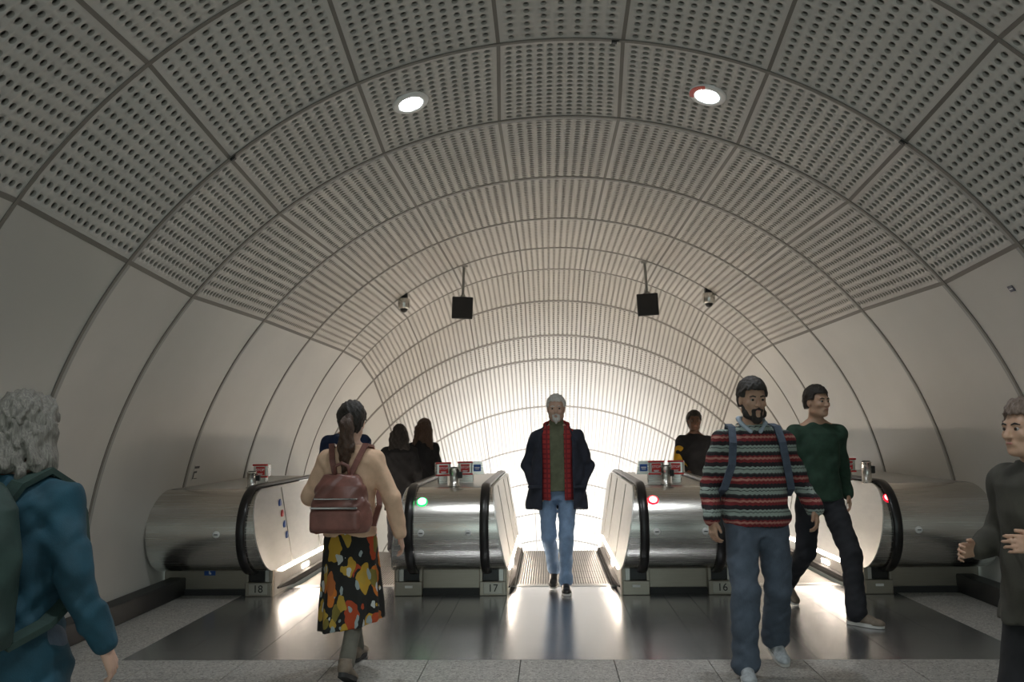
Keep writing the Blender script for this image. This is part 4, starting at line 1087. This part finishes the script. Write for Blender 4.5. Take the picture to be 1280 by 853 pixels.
for q in (-1, 1):
    b = MB(); b.box((q * .205 - .06, .125, .93), (q * .205 + .06, .160, .955), .006, Matrix.Scale(S, 4)); b.build('pocket_flap', M['navy'], P['root'])

# 2: sweater man
S = 1.785 / 1.78
P = person('dark-bearded man in a striped knit sweater and blue jeans striding towards the viewer', (1.165, 5.55, 0), PI, S,
    dict(kneR=(.125, .20, .50), ankR=(.142, .20, .09), kneL=(-.115, .02, .49), ankL=(-.135, -.20, .135), tipL=.25, ftR=(.06, 1), ftL=(-.12, 1),
         shL=(-.185, 0, 1.385), shR=(.185, 0, 1.385), elL=(-.285, -.05, 1.14), wrL=(-.335, .10, .985), elR=(.27, -.04, 1.13), wrR=(.285, .08, .92),
         dirL=(-.05, .25, -.95), dirR=(0, .2, -1), thL=(.4, 1, 0), thR=(-.4, 1, 0), head=(-.0, .05, 1.655), hyaw=.12, hpitch=-.12, curl=.75))
body(P, M['skin_tan'], .006); short_hair(P, M['hair_dark'], .017, .058, -.055, .005); beard(P, M['hair_dark'])
trousers(P, M['jeans_dark'], (.106, .084, .078), seed=3, wr=.008); shoe(P, 'R', M['white_shoe'], M['white_sole']); shoe(P, 'L', M['white_shoe'], M['white_sole'])
top_garment(P, M['fair_isle'], 'sweater', [(.862, .185, .135), (.90, .202, .15), (1.0, .205, .152), (1.12, .20, .15), (1.28, .20, .15), (1.37, .19, .14), (1.43, .145, .112, 0, -.01), (1.495, .085, .085, 0, -.01)], (.070, .064, .052), seed=5, wr=.009, cuff=1.0)
F = Field(P['neck'] - .2, P['neck'] + .2, .006)
for q in (-1, 1):
    F.add(cone(P['neck'] + V3(q * .072, -.03, .03), P['neck'] + V3(q * .075, .045, .0), .016, .014), .01); F.add(cone(P['neck'] + V3(q * .075, .045, .0), P['neck'] + V3(q * .03, .098, -.05), .014, .014), .01)
F.add(cone(P['neck'] + V3(-.072, -.03, .03), P['neck'] + V3(.072, -.03, .03), .016), .02); F.build('shirt_collar', M['pale_blue'], P['root'])
for q in (-1, 1):
    strap(P, [(q * .13, -.15, 1.22), (q * .135, -.145, 1.40), (q * .135, -.06, 1.492), (q * .14, .06, 1.475), (q * .15, .132, 1.38), (q * .165, .15, 1.25), (q * .205, .08, 1.10), (q * .215, -.05, 1.05)], M['strap_blue'], .022, .009, 'backpack_strap')
F = Field((-.22, -.40, .9), (.22, -.08, 1.52), .008); F.add(boxp((-.16, -.33, 1.0), (.16, -.145, 1.45), .06), 0); F.build('backpack', M['strap_blue'], P['root'])

# 3: woman with brown backpack, walking away
S = 1.665 / 1.78
P = person('dark-haired woman seen from behind in cream cardigan, floral skirt and brown leather backpack', (-1.36, 5.42, 0), -.05, S,
    dict(kneR=(.06, .02, .50), ankR=(.06, -.30, .15), tipR=.40, kneL=(-.06, .22, .52), ankL=(-.055, .36, .09), ftR=(0, 1), ftL=(0, 1),
         shL=(-.165, 0, 1.395), shR=(.165, 0, 1.395), elR=(.285, -.06, 1.15), wrR=(.325, .02, .905), elL=(-.275, -.04, 1.16), wrL=(-.19, .17, 1.09), dirL=(.4, .9, .1), thL=(.3, .1, 1), thR=(-.2, 1, 0), curl=.7, head=(0, .03, 1.655), hpitch=-.1))
body(P, M['skin_pale'], .0065, True)
short_hair(P, M['hair_dark'], .016, .06, -.09, .006)
l = lclf(P); F = Field(P['head'] - V3(.2, .3, .5), P['head'] + .25, .006)
F.add(cone(l((0, -.105, .01)), l((0, -.145, -.05)), .032, .040), .01); F.add(cone(l((0, -.145, -.05)), l((.004, -.155, -.19)), .042, .048), .02); F.add(cone(l((.004, -.155, -.19)), l((-.006, -.14, -.34)), .046, .018), .02); F.wrinkle(.007, (140, 140, 25), 4); F.build('ponytail', M['hair_brown'], P['root'])
m_ = MB(); m_.tube([l((0, -.100, .008)), l((0, -.118, -.006))], .036 * S, 14); m_.build('hair_tie', M['black_cloth'], P['root'])
F = Field((-.34, -.36, .2), (.34, .45, 1.1), .0075)
F.add(loft([(.285 * S, .205 * S, .27 * S, 0, .03), (.45 * S, .205 * S, .235 * S, 0, .03), (.7 * S, .19 * S, .17 * S, 0, .01), (.88 * S, .178 * S, .135 * S, 0, -.005), (1.0 * S, .145 * S, .11 * S, 0, 0)], 2., (9, .075, .86 * S)), 0)
F.cut((.16, 0, -1), -.30); F.build('skirt', M['floral'], P['root'])
trousers(P, M['tights'], (.078, .060, .046), .96, .06, 'tights', .0, waist=(.13, .09))
shoe(P, 'R', M['brown_shoe'], M['dark_sole'], .25); shoe(P, 'L', M['brown_shoe'], M['dark_sole'], .25)
top_garment(P, M['cream'], 'cardigan', [(.905, .172, .135), (1.0, .168, .13), (1.12, .165, .125), (1.28, .178, .135), (1.38, .178, .128), (1.44, .14, .10, 0, -.01), (1.495, .075, .07, 0, -.01)], (.064, .060, .046), seed=9, wr=.007, cuff=.96)
bk = np.array; F = Field((-.28, -.48, .8), (.28, -.05, 1.42), .007)
F.add(loft([(.885, .172, .085, 0, -.235), (.93, .180, .10, 0, -.24), (1.05, .172, .095, 0, -.23), (1.16, .148, .078, 0, -.215), (1.225, .11, .05, 0, -.20)], 3.2), 0); F.wrinkle(.006, (26, 26, 26), 12); pk = F.build('backpack', M['brown_leather'], P['root'])
F = Field((-.25, -.48, .8), (.25, -.2, 1.2), .007); F.add(boxp((-.15, -.372, .905), (.15, -.30, 1.03), .028), 0); F.build('front_pocket', M['brown_leather'], pk)
b = MB(); b.box((-.14, -.378, 1.034), (.14, -.33, 1.046), .003); b.build('zip', M['chrome'], pk)
b = MB(); b.box((-.13, -.338, 1.085), (.13, -.30, 1.094), .003); b.build('zip', M['chrome'], pk)
b = MB(); b.tube([(-.045, -.20, 1.22), (-.04, -.21, 1.275), (0, -.21, 1.295), (.04, -.21, 1.275), (.045, -.20, 1.22)], .011, 10); b.build('carry_handle', M['brown_leather'], pk)
for q in (-1, 1):
    strap(P, [(q * .035, -.215, 1.26), (q * .085, -.15, 1.40), (q * .115, -.07, 1.50), (q * .125, .05, 1.485), (q * .135, .125, 1.38), (q * .15, .13, 1.22), (q * .19, .02, 1.10), (q * .19, -.14, .98)], M['brown_leather'], .017, .008, 'backpack_strap')

# 4-7: people on the escalators
def rider(label, loc, face, S, coat, hair, skin, hairlen=0., hem=.80, trou=None, sleeve=None, female=False, w=.20, J=None, group=None):
    P = person(label, loc, face, S, J or {}, group)
    body(P, skin, .009, female); short_hair(P, hair, .018, .058, -.07, .007)
    if hairlen:
        l = lclf(P); F = Field(P['head'] - V3(.25, .3, .6), P['head'] + .25, .008)
        for x in (-.075, -.04, 0, .04, .075): F.add(cone(l((x, -.07, .0)), l((x * 1.35, -.105, -hairlen)), .045, .040), .03)
        F.wrinkle(.009, (110, 110, 20), 6); F.build('long_hair', hair, P['root'])
    trousers(P, trou or M['dark_trouser']); shoe(P, 'L', M['black_shoe'], M['dark_sole']); shoe(P, 'R', M['black_shoe'], M['dark_sole'])
    top_garment(P, coat, 'coat', TS(w, .15, hem, .01), (.072, .062, .05), seed=len(label), wr=.008, h=.009)
    if sleeve: 
        for q in 'LR':
            F = Field((-.5, -.4, .7), (.5, .4, 1.6), .009)
            F.add(cone(mid(P['sh' + q], P['el' + q], .35), P['el' + q], .074 * S, .068 * S), 0); F.add(cone(P['el' + q], mid(P['el' + q], P['wr' + q], .55), .068 * S, .062 * S), .01)
            F.build('sleeve_panel', sleeve, P['root'])
    return P
def step_z(y):
    for i in range(30):
        a, _ = off(8.53 + i * .4, 0); b, _ = off(8.93 + i * .4, 0)
        if a <= y < b: return off(8.53 + i * .4, 0)[1] - .004
    return 0.
rider('person in dark blue jacket on the left escalator, hidden behind the cream-cardigan woman', (-2.20, 8.85, step_z(8.85)), 0, .985, M['blue_jacket'], M['hair_dark'], M['skin_tan'], 0, .80, w=.225, trou=M['pale_trousers'])
rider('woman with long dark hair in a dark coat riding down, left of the brown-haired woman', (-1.95, 10.62, step_z(10.62)), .05, .885, M['black_cloth'], M['hair_dark'], M['skin_tan'], .20, .62, female=True, w=.20, J=dict(ankL=(-.10, .02, .09), ankR=(.10, .02, .09)))
rider('woman with long brown hair in a dark coat riding down behind the green-lamp balustrade', (-1.725, 11.05, step_z(11.05)), -.1, .965, M['black_cloth'], M['hair_brown'], M['skin_tan'], .26, .62, female=True, w=.165, J=dict(head=(.02, .03, 1.655), elL=(-.20, .0, 1.14), elR=(.20, .0, 1.14), wrL=(-.14, .18, 1.02), wrR=(.14, .18, 1.02), shL=(-.15, 0, 1.40), shR=(.15, 0, 1.40)))
rider('person in a dark top with yellow sleeve patches riding the right escalator', (1.735, 11.15, step_z(11.15)), PI, 1.0, M['black_cloth'], M['hair_dark'], M['skin_dark'], 0, .85, sleeve=M['yellow'], w=.175, J=dict(elL=(-.235, .0, 1.14), elR=(.21, .0, 1.14), wrL=(-.17, .18, 1.02), wrR=(.15, .18, 1.02), shL=(-.165, 0, 1.40), shR=(.165, 0, 1.40)))

# 8: man in green
S = 1.81 / 1.78
P = person('man in a dark green top and black trousers striding behind the striped-sweater man', (2.05, 7.14, 0), PI + .12, S,
    dict(kneL=(-.10, .28, .50), ankL=(-.06, .40, .088), kneR=(.10, -.08, .47), ankR=(.11, -.48, .17), tipR=.5, ftL=(-.65, .75), ftR=(-.2, 1), elL=(-.25, -.12, 1.15), wrL=(-.24, -.02, .92), elR=(.25, .04, 1.15), wrR=(.23, .20, .96), hyaw=.35, head=(.0, .04, 1.655)))
P['hipL'] = V3(-.09, .02, .88) * S; P['hipR'] = V3(.09, -.02, .88) * S
body(P, M['skin_tan'], .0065); short_hair(P, M['hair_dark'], .016, .058, -.055, .005); trousers(P, M['dark_trouser'], (.098, .078, .070)); shoe(P, 'L', M['brown_shoe'], M['white_sole']); shoe(P, 'R', M['brown_shoe'], M['white_sole'])
top_garment(P, M['green_shirt'], 'long_sleeved_top', TS(.178, .13, .88), (.066, .056, .044), seed=14, wr=.008)

# 9: grey-haired walker close on the left
S = 1.61 / 1.78
P = person('grey-haired person from behind in a teal jacket with dark green backpack at the left edge', (-1.84, 2.75, 0), -.12, S,
    dict(kneL=(-.09, .18, .52), ankL=(-.09, .30, .09), kneR=(.09, .0, .50), ankR=(.09, -.28, .14), tipR=.35, elR=(.27, -.04, 1.15), wrR=(.32, .06, .905), elL=(-.26, -.05, 1.14), wrL=(-.27, .10, .93), thR=(-.2, 1, 0), thL=(.2, 1, 0), curl=.75, head=(0, .05, 1.65), hpitch=-.15))
body(P, M['skin_pale'], .006); short_hair(P, M['hair_grey'], .024, .06, -.09, .010)
l = lclf(P); F = Field(P['head'] - V3(.28, .32, .4), P['head'] + .28, .006)
for k in range(13):
    a = -1.9 + 3.8 * k / 12; x0, y0 = math.sin(a) * .072, -.02 - math.cos(a) * .07
    F.add(cone(l((x0, y0, .01)), l((x0 * 1.5 + .012, y0 * 1.32 - .012, -.125 - .02 * (k % 3))), .034, .020), .015)
F.wrinkle(.014, (90, 90, 28), 9); F.build('wavy_hair', M['hair_grey'], P['root'])
trousers(P, M['jeans_dark'], (.105, .082, .074), seed=6); shoe(P, 'L', M['black_shoe'], M['dark_sole']); shoe(P, 'R', M['black_shoe'], M['dark_sole'])
top_garment(P, M['teal'], 'jacket', TS(.195, .15, .74, .02), (.070, .062, .050), seed=15, wr=.011, cuff=.98)
F = Field((-.28, -.52, .75), (.28, -.02, 1.45), .0075); F.add(loft([(.86, .165, .10, 0, -.235), (.92, .178, .12, 0, -.245), (1.12, .172, .118, 0, -.24), (1.26, .148, .095, 0, -.22), (1.34, .09, .05, 0, -.20)], 3.), 0); F.wrinkle(.008, (22, 22, 22), 5); pk = F.build('backpack', M['pack_green'], P['root'])
F = Field((-.2, -.45, .85), (.2, -.25, 1.25), .007); F.add(boxp((-.125, -.405, .91), (.125, -.33, 1.06), .03), 0); F.build('front_pocket', M['pack_green'], pk)
F = Field((-.2, -.45, .95), (.2, -.25, 1.3), .006); F.add(ell((-.01, -.362, 1.135), (.075, .018, .052)), 0); F.wrinkle(.008, (70, 30, 70), 3); F.build('tan_patch', M['tan_patch'], pk)
b = MB(); b.tube([(-.04, -.21, 1.33), (-.035, -.22, 1.375), (.035, -.22, 1.375), (.04, -.21, 1.33)], .010, 8); b.build('carry_handle', M['pack_green'], pk)
for q in (-1, 1):
    strap(P, [(q * .05, -.20, 1.33), (q * .105, -.12, 1.47), (q * .125, -.01, 1.51), (q * .135, .10, 1.45), (q * .14, .155, 1.35), (q * .16, .155, 1.2), (q * .208, .06, 1.08), (q * .20, -.08, 1.0), (q * .14, -.20, .95)], M['pack_green'], .026, .010, 'backpack_strap')

# 10: passer-by at the right edge
S = 1.575 / 1.78
P = person('passer-by with taupe hair in an olive jacket crossing at the right edge of the view', (1.80, 3.52, 0), PI / 2 + .3, S,
    dict(kneL=(-.08, .10, .50), ankL=(-.08, .24, .09), kneR=(.08, .10, .50), ankR=(.08, -.24, .15), tipR=.4, elL=(-.235, -.05, 1.16), wrL=(-.17, .19, 1.17), elR=(.235, .0, 1.15), wrR=(.20, .17, 1.10), dirL=(.15, 1, .05), dirR=(-.1, 1, .0), thL=(.2, 0, 1), thR=(-.2, 0, 1), curl=.9, head=(0, .05, 1.65)))
body(P, M['skin_tan'], .006); short_hair(P, M['hair_taupe'], .022, .058, -.085, .008)
trousers(P, M['black_cloth'], (.105, .085, .078), seed=8); shoe(P, 'L', M['black_shoe'], M['dark_sole']); shoe(P, 'R', M['black_shoe'], M['dark_sole'])
top_garment(P, M['olive'], 'jacket', TS(.20, .155, .80, .015), (.078, .066, .054), seed=16, wr=.010, cuff=.95)

# ------------------------------------------------------------------ camera, world, view
cam = bpy.data.cameras.new('camera'); cam.sensor_width = 36.; cam.lens = 36. * 1080 / 1280; cam.clip_start = .05; cam.clip_end = 200
co = bpy.data.objects.new('camera', cam); COL.objects.link(co)
pitch, yaw, roll = .104, .0402, .0118
fw = Vector((-math.sin(yaw) * math.cos(pitch), math.cos(yaw) * math.cos(pitch), math.sin(pitch)))
rt0 = Vector((math.cos(yaw), math.sin(yaw), 0)); up0 = rt0.cross(fw)
rt = rt0 * math.cos(roll) - up0 * math.sin(roll); up = rt0 * math.sin(roll) + up0 * math.cos(roll)
co.matrix_world = Matrix((( *[rt.x, up.x, -fw.x], -.125), (*[rt.y, up.y, -fw.y], 0.), (*[rt.z, up.z, -fw.z], 1.474), (0, 0, 0, 1)))
scene.camera = co
w = bpy.data.worlds.new('station_hall'); scene.world = w; w.use_nodes = True
w.node_tree.nodes['Background'].inputs[0].default_value = (.76, .92, .89, 1)
w.node_tree.nodes['Background'].inputs[1].default_value = .9
scene.view_settings.view_transform = 'Standard'; scene.view_settings.look = 'None'
scene.view_settings.exposure = .62; scene.view_settings.gamma = 1.; scene.view_settings.use_curve_mapping = False
